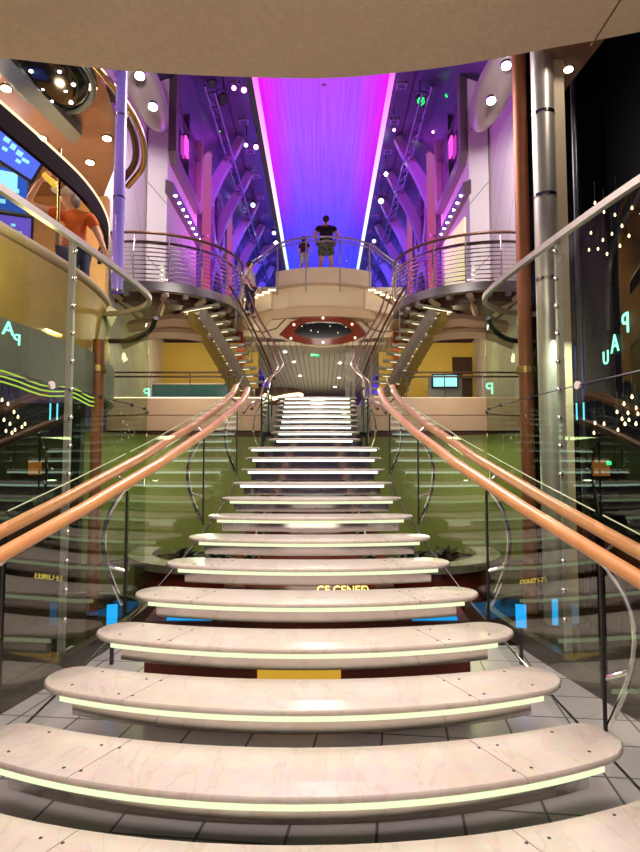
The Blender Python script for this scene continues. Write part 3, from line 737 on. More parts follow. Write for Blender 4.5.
# brown back panel beneath the stairs
b = new(); prism(b, [(-1.22, 4.75), (1.22, 4.75), (1.18, 5.15), (.72, 5.3), (.66, 8.9), (-.66, 8.9), (-.72, 5.3), (-1.18, 5.15)], 0, 1, lambda x, y, z: (x, y, z*(.58+.2578*(y-4.75)))); tag(obj('under_stair_panel', b, M['red_brown']), 'red brown panel closing the space under the stairs', 'panel')
letter('CE CENEE)', P(343, 588, 5.15)+Vector((0, 0, -.045)), .09, 0, False, 'yellow glowing lettering glimpsed under the stairs', M['yellow_text'], 'lit_lettering')
b = new(); box(b, (-.06, 4.735, .20), (.62, .03, .07)); tag(obj('amber_light', b, emis('amber', (1, .55, .05), .5)), 'amber light strip glimpsed between the lower treads', 'light')

# ================================================================ PROMENADE DECK EDGE (both sides)
for s in (-1, 1):
    t = thing('deck_edge', 'cream deck edge fascia with a dark joint on the %s of the stair head' % SIDE[s], 'fascia', (s*3, 14.4, 2.4))
    x0, x1 = 1.25, 4.9
    obj('fascia_panel', box(new(), (s*(x0+x1)/2, 14.45, 3.0), (x1-x0, .12, .76)), M['fascia_beige'], t, False)
    obj('lower_panel', box(new(), (s*(x0+x1)/2, 14.5, 2.52), (x1-x0, .14, .20)), M['dark_brown'], t, False)
    obj('joint', box(new(), (s*(x0+x1)/2, 14.385, 2.98), (x1-x0, .01, .02)), M['cream_groove'], t, False)
    obj('top_light', box(new(), (s*(x0+x1)/2, 14.42, 3.392), (x1-x0, .05, .02)), M['led_warm'] if s < 0 else M['cream'], t, False)
    b = new(); box(b, (s*3.0, 17.1, 2.5), (4.4, 4.9, .1)); struct('ceiling_%s_lower' % SIDE[s], b, M['dark_brown'])
    t = thing('deck_railing', 'dark double rail along the promenade deck edge %s of the curved stairs' % SIDE[s], 'railing', (s*3, 14.5, DECK))
    for z in (DECK+.52, DECK+.62):
        obj('rail', cyl(new(), (s*1.9, 14.5, z), (s*4.9, 14.5, z), .022, 10), M['dark_brown'], t)
    for x in (2.1, 3.0, 3.9, 4.8):
        obj('post', cyl(new(), (s*x, 14.5, DECK-.75), (s*x, 14.5, DECK+.62), .013, 8), M['dark_steel'], t)
    # back wall of the gallery
    b = new(); box(b, (s*3.4, 19.4, 4.55), (3.0, .2, 2.3)); struct('wall_%s_gallery' % SIDE[s], b, M['yellow_wall'])
    b = new(); box(b, (s*2.25, 18.0, 4.55), (.16, .5, 2.3)); tag(obj('gallery_column', b, M['red_brown']), 'red brown square column in the %s gallery' % SIDE[s], 'column')
t = thing('teal_counter', 'teal glass panel along the left gallery under the yellow wall', 'panel', (-3.6, 18, DECK))
obj('panel', box(new(), (-3.7, 18.2, 3.80), (2.7, .08, .84)), M['teal'], t, False)
obj('top_strip', box(new(), (-3.7, 18.2, 4.24), (2.7, .10, .04)), M['cream'], t, False)
b = new(); box(b, (4.5, 19.25, 4.3), (.6, .1, 1.85)); t = tag(obj('gallery_doorway', b, M['dark_brown']), 'dark brown doorway in the yellow right gallery wall', 'doorway')
screen('television', P(445, 381, 16.4), .62, .30, (-.05, -1, 0), (0, 0, 1), 'cyan glowing television in front of the yellow right gallery wall', [], M['screen_cyan'], M['screen_light'])
b = new(); box(b, P(445, 390, 16.6)+Vector((0, 0, -.05)), (.9, .1, .75)); tag(obj('television_cabinet', b, M['grey_band']), 'grey cabinet panel framing the cyan television', 'cabinet')
b = new(); box(b, P(468, 376, 18.9), (.32, .03, .12)); tag(obj('wall_plaque', b, M['gold_panel']), 'small gold plaque on the yellow right gallery wall', 'plaque')
b = new(); box(b, P(479, 442, 14.0), (.3, .05, .16)); tag(obj('lit_sign', b, M['screen_cyan']), 'small cyan lit sign under the right deck edge', 'sign')
# centre: slatted ceiling, end wall, exit sign, columns, lit curve
b = new(); box(b, (0, 27, 5.45), (4.4, 17.6, .1)); struct('ceiling_slatted', b, M['slat'])
b = new(); box(b, (0, 36, 4.4), (6, .2, 2.2)); struct('wall_promenade_end', b, M['cream_dim'])
p = P(315, 354, 19.5)
t = thing('exit_sign', 'green exit sign hanging under the slatted ceiling', 'exit sign', p)
obj('sign_plate', box(new(), p, (.30, .05, .16)), mat('exit_plate', (.01, .25, .07), .4, emit=(.02, .6, .18), es=.9), t, False)
bb = letter('EXIT', p+Vector((0, -.032, -.045)), .12, 0, False, '', emis('exit_letters', (.5, 1, .7), 2.5), 'lettering')
del bb['label']; del bb['category']; bb.parent = t; bb.matrix_parent_inverse = Matrix.Translation(t.location).inverted()
obj('hanger', cyl(new(), p+Vector((0, 0, .08)), Vector((p.x, p.y, 5.42)), .01, 8), M['dark_steel'], t)
p = P(350, 380, 19)
t = thing('marble_column', 'pale square marble column standing right of the stair head', 'column', (p.x, 19, DECK))
obj('shaft', box(new(), (p.x, 19, 4.42), (.30, .30, 2.08)), M['grey_marble'], t, False)
obj('dark_inlay', box(new(), (p.x+.02, 18.84, 4.1), (.07, .02, .6)), M['dark_steel'], t, False)
p = P(298, 391, 16)
t = thing('lit_counter', 'round counter with a glowing golden edge left of the stair head', 'counter', (-1.1, 16.6, DECK))
b = new(); tube(b, [(-1.1, 16.8, DECK), (-1.1, 16.8, DECK+.22), (-1.1, 16.8, DECK+.5)], .5, 28, rr=[.55, .6, .62]); obj('body', b, M['dark_brown'], t)
b = new(); tube(b, [(-1.1+.66*math.cos(a*PI/18), 16.8+.66*math.sin(a*PI/18), DECK+.2+.16*math.cos(a*PI/18)) for a in range(36)], .045, 8, True); obj('light_ring', b, M['led_warm'], t)
t = thing('dark_arch_desk', 'low dark arched desk beyond the top step', 'desk', (.45, 22, DECK))
b = new(); prism(b, [(x, .50*math.sqrt(max(0, 1-((x-.35)/1.35)**2))) for x in [-1.0+.15*i for i in range(19)]], 21.8, 22.3, lambda x, z, y: (x, y, DECK+z)); obj('body', b, M['dark_brown'], t)
b = new(); tube(b, [(.35+1.37*math.cos(a), 21.78, DECK+.52*math.sin(a)) for a in [PI*i/20 for i in range(21)]], .03, 8); obj('trim', b, M['red_brown'], t)
for i, (px, py, Y) in enumerate(((340, 363, 22), (339, 378, 26), (285, 352, 19.0), (300, 376, 26), (335, 387, 30), (294, 362, 22))):
    d = P(px, py, 1)-CAM; p = CAM+d*((5.39-CAM.z)/d.z)
    b = new(); flat_disc(b, p, (0, 0, 1), .05, .02); tag(obj('downlight', b, M['lamp_white']), ['white downlight in the slatted ceiling right of the exit sign', 'white downlight in the slatted ceiling behind the marble column', 'white downlight in the slatted ceiling left of the exit sign', 'white downlight in the slatted ceiling far left', 'white downlight at the far end of the slatted ceiling', 'white downlight in the slatted ceiling below the exit sign'][i], 'downlight', 'slatted ceiling downlights')

# ================================================================ FOOTBRIDGE
t = thing('footbridge', 'cream bow fronted footbridge spanning the atrium above the stairs', 'footbridge', (0, 18.3, 5.4))
BX = .16
def bow(cx, half, y0, sg, n=20):
    R = (half*half+sg*sg)/(2*sg)
    return [(cx-half+2*half*i/n, y0+R-math.sqrt(R*R-(-half+2*half*i/n)**2)) for i in range(n+1)]
def slab_front(half, y0, sg, z0, z1, back):
    f = bow(BX, half, y0, sg); return prism(new(), f+[(BX+half, back), (BX-half, back)], z0, z1)
obj('upper_fascia', slab_front(1.45, 18.0, .45, 7.20, BRID, 21.5), M['cream'], t)
obj('middle_fascia', slab_front(1.40, 18.08, .42, 6.50, 7.20, 21.5), M['cream'], t)
obj('ledge', slab_front(1.52, 17.93, .47, 7.17, 7.215, 21.5), M['cream_dim'], t)
obj('lower_fascia', slab_front(1.55, 17.95, .45, 6.22, 6.5, 21.5), M['cream_dim'], t)
# wide hull under the bridge with the eye shaped opening
Yh = 18.2
def pz(px, py, Y=Yh): q = P(px, py, Y); return (q.x, q.z)
cxm = P(323, 300, Yh).x
def mirrored(h): return h+[(2*cxm-x, z) for x, z in h[::-1]]
out = mirrored([pz(323, 292), pz(288, 292), pz(272, 285), pz(240, 281), pz(228, 306), pz(236, 331), pz(262, 335), pz(282, 338), pz(300, 345), pz(323, 347.5)])
fr = lambda x, z, y: (x, y+.35*max(0, (6.9-z))*0+.10*(x-cxm)**2, z)
b = new(); prism(b, out, Yh, Yh+1.2, fr); obj('hull', b, M['cream'], t)
line = mirrored([pz(323, 306.5), pz(300, 308), pz(290, 313), pz(276, 327), pz(262, 330), pz(244, 325)])
lw = line[len(line)//2:][::-1]; rw = line[:len(line)//2]
for w in (rw, [(2*cxm-x, z) for x, z in rw]):
    b = new(); tube(b, [fr(x, z, Yh-.01) for x, z in w], .022, 6); obj('groove', b, M['cream_groove'], t)
eye_o = mirrored([pz(323, 316.5), pz(302, 318), pz(291, 322), pz(279, 334), pz(292, 341), pz(305, 344.5), pz(323, 346)])
eye_i = mirrored([pz(323, 322), pz(307, 323), pz(299, 326), pz(294, 332), pz(299, 335.5), pz(308, 338.5), pz(323, 339.5)])
ey = obj('eye_surround', ring_prism(new(), eye_o, eye_i, Yh-.10, Yh+.05, fr), M['red_brown'], t)
obj('eye_pane', prism(new(), eye_i, Yh-.02, Yh+.04, fr), M['black'], t)
for px, py in ((323, 319), (294, 325), (352, 324.5), (291, 338.5), (355, 338), (323, 343)):
    x, z = pz(px, py); b = new(); q = fr(x, z, Yh-.115); flat_disc(b, q, (0, 1, 0), .032, .02, 14); obj('eye_lamp', b, M['lamp_soft'], ey)
for px in (302, 311, 318, 330, 338, 346):
    x, z = pz(px, 326+random.random()*8); b = new(); flat_disc(b, fr(x, z, Yh-.03), (0, 1, 0), .012, .02, 8); obj('reflected_spot', b, M['led_warm'], ey)
for s in (-1, 1):
    b = new(); tri = [pz(322+s*75, 305), pz(322+s*46, 308), pz(322+s*58, 326)]; prism(b, tri, Yh-.03, Yh+.02, fr); obj('corner_panel', b, M['cream_dim'], t)
# bridge railing
t = thing('bridge_railing', 'curved steel and glass railing along the footbridge edge', 'railing', (0, 18.2, BRID))
def rail_pt(px, py, Y): return P(px, py, Y)
bp = bow(BX, 1.5, 18.0, .45, 16)
zr = [BRID+.92-.10*abs((x-BX)/1.5)**2.5 for x, y in bp]
ext_l = lambda s: [Vector((BX+s*1.9, 18.7, BRID+.60)), Vector((BX+s*2.4, 18.7, BRID+.25))]
top = ext_l(-1)[::-1]+[Vector((x, y, z)) for (x, y), z in zip(bp, zr)]+ext_l(1)
obj('top_rail', tube(new(), catmull(top, 3), .032, 10), M['grey_metal'], t)
obj('lower_rail', tube(new(), catmull([p+Vector((0, 0, -.13)) for p in top], 3), .018, 8), M['grey_metal'], t)
b = new(); sheet(b, bp, BRID+.02, [z-.05 for z in zr]); obj('glass_panel', b, M['glass'], t)
for px in (277, 306, 340, 370):
    x = P(px, 275, 18.1).x
    y = 18.0+(0.45*((x-BX)/1.5)**2)-.06
    b = new(); tube(b, [(x, y, 6.95), (x, y-.05, 7.4), (x, y, BRID+.1), (x, y+.02, BRID+.84)], .022, 8); obj('post', b, M['grey_metal'], t)
# side stairs from balcony to bridge
for s in (-1, 1):
    t = thing('side_steps', 'short flight of gold lit steps joining the footbridge to the %s gallery' % SIDE[s], 'steps', (s*2, 18.4, 6.4))
    for i in range(5):
        p = P(322+s*(50+6*i), 289+2.4*i, 18.05)
        sp = obj('step', box(new(), (p.x, 18.35, p.z), (.24, .6, .05)), M['cream_dim'], t, False)
        b = new(); box(b, (p.x, 18.06, p.z-.03), (.22, .03, .05)); obj('nosing_light', b, M['led_warm'], sp, False)
    b = new(); prism(b, [(s*1.4, 7.15), (s*2.35, 6.5), (s*2.35, 6.3), (s*1.4, 6.5)], 18.2, 18.9, lambda x, z, y: (x, y, z)); obj('underside', b, M['cream'], t)
# ================================================================ BALCONIES
for s in (-1, 1):
    cx, cy, R = -4.4, 16.6, 2.3
    arc = [(-s*x, y) for x, y in arc2(cx, cy, R, -112, 20, 30)]
    t = thing('balcony', 'curved %s balcony deck on grey steel above the promenade' % SIDE[s], 'balcony', (s*4, 16.5, BALC))
    poly = arc+[(s*2.0, 22), (s*4.88, 22), (s*4.88, 14.4)]
    obj('deck', prism(new(), poly, BALC-.10, BALC), M['cream_dim'], t)
    obj('fascia', ribbon(new(), arc, BALC-.16, BALC+.05, .08), M['grey_metal'], t)
    inner = [(-s*x, y) for x, y in arc2(cx, cy, R-.35, -112, 20, 30)]
    obj('underside', prism(new(), inner+[(s*2.5, 21.9), (s*4.85, 21.9), (s*4.85, 14.8)], BALC-.34, BALC-.101), M['dark_brown'], t)
    for a in (-100, -70, -45, -20, 5):
        p0 = (-s*(cx+(R-.02)*math.cos(rad(a))), cy+(R-.02)*math.sin(rad(a))); p1 = (-s*(cx+.9*math.cos(rad(a))), cy+.9*math.sin(rad(a)))
        b = new(); tube(b, [(*p0, BALC-.24), (*p1, BALC-.42)], .08, 4); obj('beam', b, M['fascia_beige'], t)
    for a in range(-105, 15, 12):
        b = new(); box(b, (-s*(cx+(R-.1)*math.cos(rad(a))), cy+(R-.1)*math.sin(rad(a)), BALC-.2), (.12, .12, .14), rad(a)); obj('bracket', b, M['grey_metal'], t, False)
    b = new(); tube(b, [(s*4.8, 15.6, 5.35), (s*3.6, 15.3, 5.45), (s*2.6, 16.0, 5.50)], .16, 4); obj('cross_beam', b, M['fascia_beige'], t)
    b = new(); tube(b, catmull([(s*4.9, 15.4, 4.85), (s*4.2, 15.2, 5.05), (s*3.5, 15.3, 5.1), (s*2.8, 15.8, 5.1)], 5), .13, 4); obj('arched_beam', b, M['fascia_beige'], t)
    # railing
    t = thing('balcony_railing', 'curved many-barred steel railing with brown top rails on the %s balcony' % SIDE[s], 'railing', (s*4, 14.4, BALC))
    def rp(off, z): return [(*q, z) for q in [(-s*x, y) for x, y in arc2(cx, cy, R+off, -112, 12, 28)]]
    obj('top_rail', tube(new(), rp(.02, BALC+1.22), .035, 10), M['brown_rail'], t)
    obj('hand_rail', tube(new(), rp(-.16, BALC+1.06), .032, 10), M['brown_rail'], t)
    for k in range(9): obj('bar', tube(new(), rp(.02+.05*math.sin(PI*k/9), BALC+.12+.103*k), .014, 6), M['chrome'], t)
    for a in range(-108, 14, 20):
        q = [(-s*(cx+(R+o)*math.cos(rad(a))), cy+(R+o)*math.sin(rad(a)), BALC+z) for o, z in ((-.02, -.05), (.05, .3), (.07, .65), (.02, 1.0), (.0, 1.22))]
        obj('post', tube(new(), catmull(q, 3), .02, 8), M['grey_metal'], t)

# ================================================================ CURVED SIDE STAIRS
for s in (-1, 1):
    t = thing('curved_stairs', 'curved open flight of lit steps climbing from stair head to %s balcony' % SIDE[s], 'staircase', (s*1.6, 15, DECK))
    B = [Vector((s*1.80, 17.9, 0)), Vector((s*2.15, 16.4, 0)), Vector((s*2.95, 15.1, 0))]
    NS = 15
    def bz(f): return B[0]*(1-f)**2+B[1]*2*f*(1-f)+B[2]*f*f
    def bt(f): return ((B[1]-B[0])*(1-f)+(B[2]-B[1])*f).normalized()
    def pos(f, off, dz):
        p = bz(f); d = bt(f); nn = Vector((d.y, -d.x, 0))*s  # towards the atrium
        return Vector((p.x, p.y, DECK+(BALC-.30-DECK)*f+dz))+nn*off
    for i in range(NS):
        f = (i+.5)/NS; d = bt(f); ang = math.atan2(d.y, d.x)-PI/2
        c = pos(f, 0, 0)
        m = Matrix.Translation(c) @ Matrix.Rotation(ang, 4, 'Z')
        pts = [(-.48, -.11), (.48, -.11)]+[(.48+.10*math.cos(a), .11*math.sin(a)*1.0) for a in [-PI/2+PI*k/8 for k in range(1, 8)]]+[(.48, .11), (-.48, .11)]+[(-.48-.10*math.cos(a), -.11*math.sin(a)) for a in [-PI/2+PI*k/8 for k in range(1, 8)]]
        b = new(); prism(b, pts, -.03, .03, lambda x, y, z: m @ Vector((x, y, z)))
        sp = obj('step', b, M['grey_marble'], t)
        b = new(); prism(b, [(-.40, .04), (.40, .04), (.40, .09), (-.40, .09)], -.036, -.031, lambda x, y, z: m @ Vector((x, y, z))); obj('nosing_light', b, M['led_step'], sp, False)
    for off, mm in ((-.24, 'olive_gold'), (.16, 'stringer_grey')):
        pts = [pos(i/12, off, -.27) for i in range(13)]
        b = new(); n = len(pts); a = []
        for q in pts: a.append([b.verts.new(q+Vector((dx, 0, dz))) for dx, dz in ((-.075, -.13), (.075, -.13), (.075, .13), (-.075, .13))])
        for i in range(n-1):
            for k in range(4): b.faces.new((a[i][k], a[i][(k+1) % 4], a[i+1][(k+1) % 4], a[i+1][k]))
        b.faces.new(a[0]); b.faces.new(a[-1]); obj('stringer', b, M[mm], t)
    for off, nm in ((.56, 'outer'), (-.56, 'inner')):
        for dz, r, mm in ((.92, .03, 'brown_rail'), (.72, .024, 'grey_metal')):
            pts = [pos(i/12, off, dz) for i in range(13)]
            pts = pts[:11]
            obj('%s_rail' % nm, tube(new(), catmull(pts, 3), r, 8), M[mm], t)
        for i in range(0, 11, 3):
            obj('post', cyl(new(), pos(i/12, off, -.05), pos(i/12, off, .9), .013, 8), M['grey_metal'], t)

# ================================================================ CREAM WALL DETAILS
for s in (-1, 1):
    c = P(322-177 if s < 0 else 322+171, 92, 13.6)
    t = thing('rounded_soffit', 'rounded cream soffit with two spotlights high on the %s wall' % SIDE[s], 'soffit', c)
    rot = Matrix.Rotation(rad(18*s), 4, 'Y') @ Matrix.Rotation(rad(-14), 4, 'X')
    ellipsoid(b := new(), c+Vector((s*.12, .4, .30)), (.42, 1.25, .42), rot, 28, 16); obj('shell', b, M['grey_cream'], t)
    for (px, py) in (((140, 75), (153, 106)) if s < 0 else ((506, 65), (491, 100))):
        q = P(px, py, 13.25 if py > 90 else 12.6)
        b = new(); flat_disc(b, q, (0, .25, 1), .13, .06); k_ = obj('spotlight', b, M['chrome'], t)
        b = new(); flat_disc(b, q+Vector((0, -.012, -.03)), (0, .25, 1), .095, .04); obj('lens', b, M['lamp_white'], k_)
    # dark ledge with dotted lights under the first bay window
    t = thing('window_ledge', 'dark ledge with dotted lights under the nearest %s facade window' % SIDE[s], 'ledge', (s*4.3, 19.5, 9.8))
    b = new(); prism(b, [(4.40, 17.3), (4.22, 17.5), (4.22, 21.7), (4.40, 21.9)], 9.65, 10.05, lambda x, y, z: (s*x, y, z)); obj('shelf', b, M['frame_grey'], t)
    for i in range(8):
        b = new(); ellipsoid(b, (s*4.20, 17.8+.5*i, 9.78), (.03, .03, .03), None, 10, 6); obj('dot_light', b, M['lamp_white'], t)
b = new(); prism(b, [(17.95, 6.2), (21.0, 6.2), (21.0, 9.55), (17.95, 9.2)], 4.34, 4.375, lambda y, z, x: (x, y, z)); tag(obj('painted_wall_light', b, mat('pale_yellow_glow', rgb(240, 235, 170), .6, emit=(.9, .85, .4), es=.55)), 'painted pale yellow light on the right facade above the balcony', 'wall panel')  # yellow light on the bay wall, put in as a glowing patch
# box end with window dark recess near top right
b = new(); prism(b, [(2.45, 6.55), (3.35, 6.45), (3.22, 7.95), (2.95, 7.35)], 6.60, 6.75); t = tag(obj('corner_soffit', b, M['orange_ceil']), 'brown pointed soffit tip at the top of the lift shaft', 'soffit')
p = P(580, 76, 7.3); t = thing('downlight', 'bright white downlight on the brown soffit tip at the upper right', 'downlight', (3.12, 7.25, 6.59))
obj('trim_ring', flat_disc(new(), (3.12, 7.25, 6.595), (0, 0, 1), .07, .012), M['chrome'], t); obj('lens', flat_disc(new(), (3.12, 7.25, 6.585), (0, 0, 1), .05, .012), M['lamp_white'], t)

# ================================================================ FACADE BAYS
bays = [(17.1, 22.0), (23.2, 27.0), (28.8, 32.8), (35.0, 39.5), (42.0, 47.0)]
wn = 1
def octo(y0, y1, z0, z1, c): return [(y0+c, z0), (y1-c, z0), (y1, z0+c), (y1, z1-c), (y1-c, z1), (y0+c, z1), (y0, z1-c), (y0, z0+c)]
for s in (-1, 1):
    for bi, (y0, y1) in enumerate(bays):
        fx = lambda y, z, x: (s*x, y, z)
        b = new(); prism(b, [(y0, 4.85), (y1, 4.85), (y1-.35, 4.38), (y0+.35, 4.38)], 6.6 if bi else 6.15, 13.6, lambda y, x, z: (s*x, y, z))
        struct('trim_%d' % (10+bi+(10 if s > 0 else 0)), b, M['violet'] if bi else M['cladding'])
        for z0, z1 in ((10.5, 13.3), (7.7, 10.1)) if bi else ((10.7, 13.9),):
            o = octo(y0+.4, y1-.4, z0, z1, .8 if bi else .3); i_ = octo(y0+.75, y1-.75, z0+.3, z1-.3, .7 if bi else .2)
            w = new(); ring_prism(w, o, i_, 4.16, 4.40, fx); wo = obj('window_%d' % wn, w, M['frame_grey'] if bi == 0 else M['violet'], None, False, 'structure'); wn += 1
            w = new(); prism(w, i_, 4.32, 4.37, fx); obj('pane', w, M['pane'], wo, False)
            w = new(); ym = (y0+y1)/2; box(w, (s*4.27, ym, (z0+z1)/2), (.1, .08, z1-z0-.5)); box(w, (s*4.27, ym, z0+.6*(z1-z0)), (.1, y1-y0-1.5, .08)); obj('mullion', w, M['violet_dark'], wo, False)
    # glowing columns between bays
    for k, (y, lab) in enumerate(((22.3, 'nearest glowing pink column on the %s atrium facade'), (27.9, 'second glowing pink column along the %s atrium facade'), (33.9, 'farthest glowing pink column on the %s atrium facade'))):
        t = thing('light_column', lab % SIDE[s], 'column light', (s*4.15, y, 6), 'glowing facade columns')
        obj('tube', cyl(new(), (s*4.15, y, 6.6), (s*4.15, y, 13.4), .16 if k == 0 else .12, 16), M['tube_pink'], t)
        for dz in (6.5, 10.2, 13.4): obj('collar', cyl(new(), (s*4.15, y, dz), (s*4.15, y, dz+.08), .2, 16), M['frame_grey'], t)
    # arched ribs from facade to ceiling
    for k, y in enumerate((22.6, 25.4, 28.2, 31.0, 34.0, 37.5, 41.5)):
        pts = [Vector((s*(4.75-.15*i), y, z)) for i, z in enumerate((9.2, 10.4, 11.5, 12.4))]
        pts = catmull([Vector((s*4.7, y, 9.0)), Vector((s*4.45, y, 10.8)), Vector((s*3.9, y, 12.4)), Vector((s*3.3, y, 13.5)), Vector((s*2.95, y, 14.2))], 5)
        b = new(); n = len(pts); a = []
        for j, q in enumerate(pts):
            tt = (pts[min(j+1, n-1)]-pts[max(j-1, 0)]).normalized(); nn = Vector((-tt.z, 0, tt.x))
            h = .38-.2*abs(j/(n-1)-.5)
            a.append([b.verts.new(q+nn*h*o+Vector((0, dy, 0))) for o, dy in ((-.5, -.14), (.5, -.14), (.5, .14), (-.5, .14))])
        for j in range(n-1):
            for q in range(4): b.faces.new((a[j][q], a[j][(q+1) % 4], a[j+1][(q+1) % 4], a[j+1][q]))
        b.faces.new(a[0]); b.faces.new(a[-1]); struct('trim_%d' % (40+k+(10 if s > 0 else 0)), b, M['violet'])
    # lighting truss below the service strip
    t = thing('lighting_truss', 'dark lighting truss running beside the violet ceiling on the %s' % SIDE[s], 'truss', (s*3.3, 20, 13.2))
    for x, z in ((3.15, 13.1), (3.45, 13.3)):
        obj('chord', cyl(new(), (s*x, 18, z), (s*x, 48, z), .04, 8), M['violet_dark'], t)
    b = new()
    for k in range(40):
        y = 18+.75*k; tube(b, [(s*3.15, y, 13.1), (s*3.45, y+.375, 13.3), (s*3.15, y+.75, 13.1)], .02, 5)
    obj('lattice', b, M['violet_dark'], t)
    # square vents along the service strip
    first = None
    for k in range(9):
        y = 19.5+2.1*k
        if first is None:
            first = thing('square_fitting', 'square fitting on the dark strip beside the %s edge of the violet ceiling' % SIDE[s], 'ceiling fitting', (s*2.72, y, CEIL+.07), 'square ceiling fittings on the %s strip' % SIDE[s])
            b = new(); o = [(-.17, -.17), (.17, -.17), (.17, .17), (-.17, .17)]; i_ = [(q*.65, r*.65) for q, r in o]
            ring_prism(b, o, i_, -.03, .03, lambda x, yy, z: (s*2.72+x, y+yy, CEIL+.07+z)); obj('frame', b, M['violet'], first, False)
            b = new(); box(b, (s*2.72, y, CEIL+.07), (.22, .22, .02)); obj('centre', b, M['violet_dark'], first, False)
        else: dup(first, (0, 2.1*k, 0))
# stage lamps
def stage_lamp(px, py, Y, m, label, r=.12):
    r *= .72
    p = P(px, py, Y)
    if p.z > 13.5: d0 = P(px, py, 1)-CAM; p = CAM+d0*((13.5-CAM.z)/d0.z)
    t = thing('stage_lamp', label, 'stage lamp', p)
    d = Vector((0, -.75, -.65)).normalized()
    b = new(); tube(b, [p-d*r*3.2, p-d*r*2.8, p-d*r*.6, p], r, 16, rr=[r*.6, r, r*.9, r*1.1]); obj('body', b, M['matt_black'], t)
    b = new(); flat_disc(b, p+d*.012, d, r*.85, .02, 16); obj('lens', b, m, t)
    b = new(); tube(b, [p-d*r*1.5+Vector((-r*1.3, 0, 0)), p-d*r*1.5+Vector((-r*1.3, 0, r*2)), p-d*r*1.5+Vector((r*1.3, 0, r*2)), p-d*r*1.5+Vector((r*1.3, 0, 0))], r*.12, 6); obj('yoke', b, M['dark_steel'], t)
    top = p-d*r*1.5+Vector((0, 0, r*2))
    obj('hanger', cyl(new(), top, (top.x, top.y, max(top.z+.2, CEIL+.1)), .02, 8), M['dark_steel'], t)
    return t
lam = [(222, 100, 19.0, 'violet_dark', 'black stage lamp hanging beside the nearest left pink column', .22),
       (421, 101, 19.0, 'lamp_green', 'stage lamp shining green right of the violet ceiling', .20),
       (244, 90, 20.5, 'lamp_pink', 'bright pink stage lamp at the upper left edge of the violet ceiling', .14),
       (234, 88, 20.5, 'lamp_pink', 'pink stage lamp beside the black stage lamp', .12),
       (256, 147, 25, 'lamp_pink', 'white pink stage lamp halfway along the left ceiling edge', .15),
       (246, 145, 25, 'lamp_blue', 'violet stage lamp paired with the white pink one', .12),
       (253, 205, 30, 'lamp_blue', 'blue white stage lamp low beside the left ceiling edge', .17),
       (236, 204, 28, 'lamp_blue', 'blue white stage lamp near the left facade windows', .15),
       (274, 233, 36, 'lamp_blue', 'far upper blue stage lamp left of the bridge', .16),
       (276, 243, 36, 'lamp_white', 'far lower white stage lamp left of the bridge', .16),
       (394, 130, 22, 'lamp_pink', 'small pink lamp beside the right ceiling edge', .09),
       (386, 174, 27, 'lamp_white', 'white stage lamp beside the right ceiling edge', .12),
       (381, 201, 30, 'lamp_blue', 'large blue white stage lamp beside the right ceiling edge', .20),
       (374, 241, 36, 'lamp_blue', 'far blue stage lamp right of the bridge', .16),
       (433, 132, 22, 'lamp_pink', 'small pink lamp by the nearest right pink column', .08),
       (447, 95, 19.5, 'lamp_green', 'small green lamp between pink column and right window', .10),
       (219, 132, 22, 'lamp_green', 'small green lamp on the left facade', .09),
       (212, 84, 19.5, 'violet_dark', 'dark violet stage lamp against the left facade', .16)]
for px, py, Y, m, lab, r in lam: stage_lamp(px, py, Y, M[m], lab, r)
# bright pink window glow
for s in (-1, 1):
    p = P(322+s*138, 135, 18.6)
    b = new(); box(b, (s*4.26, 19.4, p.z), (.06, .5, .6)); tag(obj('pink_light_box', b, emis('pink_box', (1, .08, .75), 1.3)), 'glowing pink light box inside the nearest %s facade window' % SIDE[s], 'light box')

# ================================================================ PEOPLE
def skin_body(name, V, E, m, parent, sub=2):
    "V: dict name -> (co, radius) ; E: edges; grown as one continuous surface"
    b = new(); lay = b.verts.layers.skin.verify(); idx = {}
    for i, (k, (c, r)) in enumerate(V.items()):
        v = b.verts.new(c); v[lay].radius = (r, r) if not isinstance(r, tuple) else r; v[lay].use_root = (i == 0); idx[k] = v
    for a, c in E: b.edges.new((idx[a], idx[c]))
    me = bpy.data.meshes.new(name); b.to_mesh(me); b.free()
    o = bpy.data.objects.new(name, me); COL.objects.link(o); me.materials.append(m)
    md = o.modifiers.new('skin', 'SKIN'); md.use_smooth_shade = True; md.branch_smoothing = .5
    ss = o.modifiers.new('sub', 'SUBSURF'); ss.levels = sub; ss.render_levels = sub
    if parent is not None: o.parent = parent; o.matrix_parent_inverse = Matrix.Translation(parent.location).inverted()
    return o
def add_hand(V, E, nm, wrist, d, side, k=1.0):
    d = Vector(d).normalized(); side = Vector(side); side = (side-d*side.dot(d)).normalized()
    w = V[wrist][0]; pal = nm+'p'
    V[pal] = (w+d*.07*k, .026*k); E.append((wrist, pal))
    bend = d.cross(side).normalized()
    for j, L in enumerate((.070, .080, .075, .058)):
        o = side*(.030-.020*j)*k
        a = '%sf%d' % (nm, j); V[a+'a'] = (w+d*.105*k+o, .010*k); V[a+'b'] = (w+d*(.105+L*.55)*k+o+bend*.010, .009*k); V[a+'c'] = (w+d*(.105+L*.9)*k+o+bend*.028, .007*k)
        E += [(pal, a+'a'), (a+'a', a+'b'), (a+'b', a+'c')]
    V[nm+'ta'] = (w+d*.055*k+side*.040*k, .011*k); V[nm+'tb'] = (w+d*.095*k+side*.058*k, .009*k); E += [(pal, nm+'ta'), (nm+'ta', nm+'tb')]
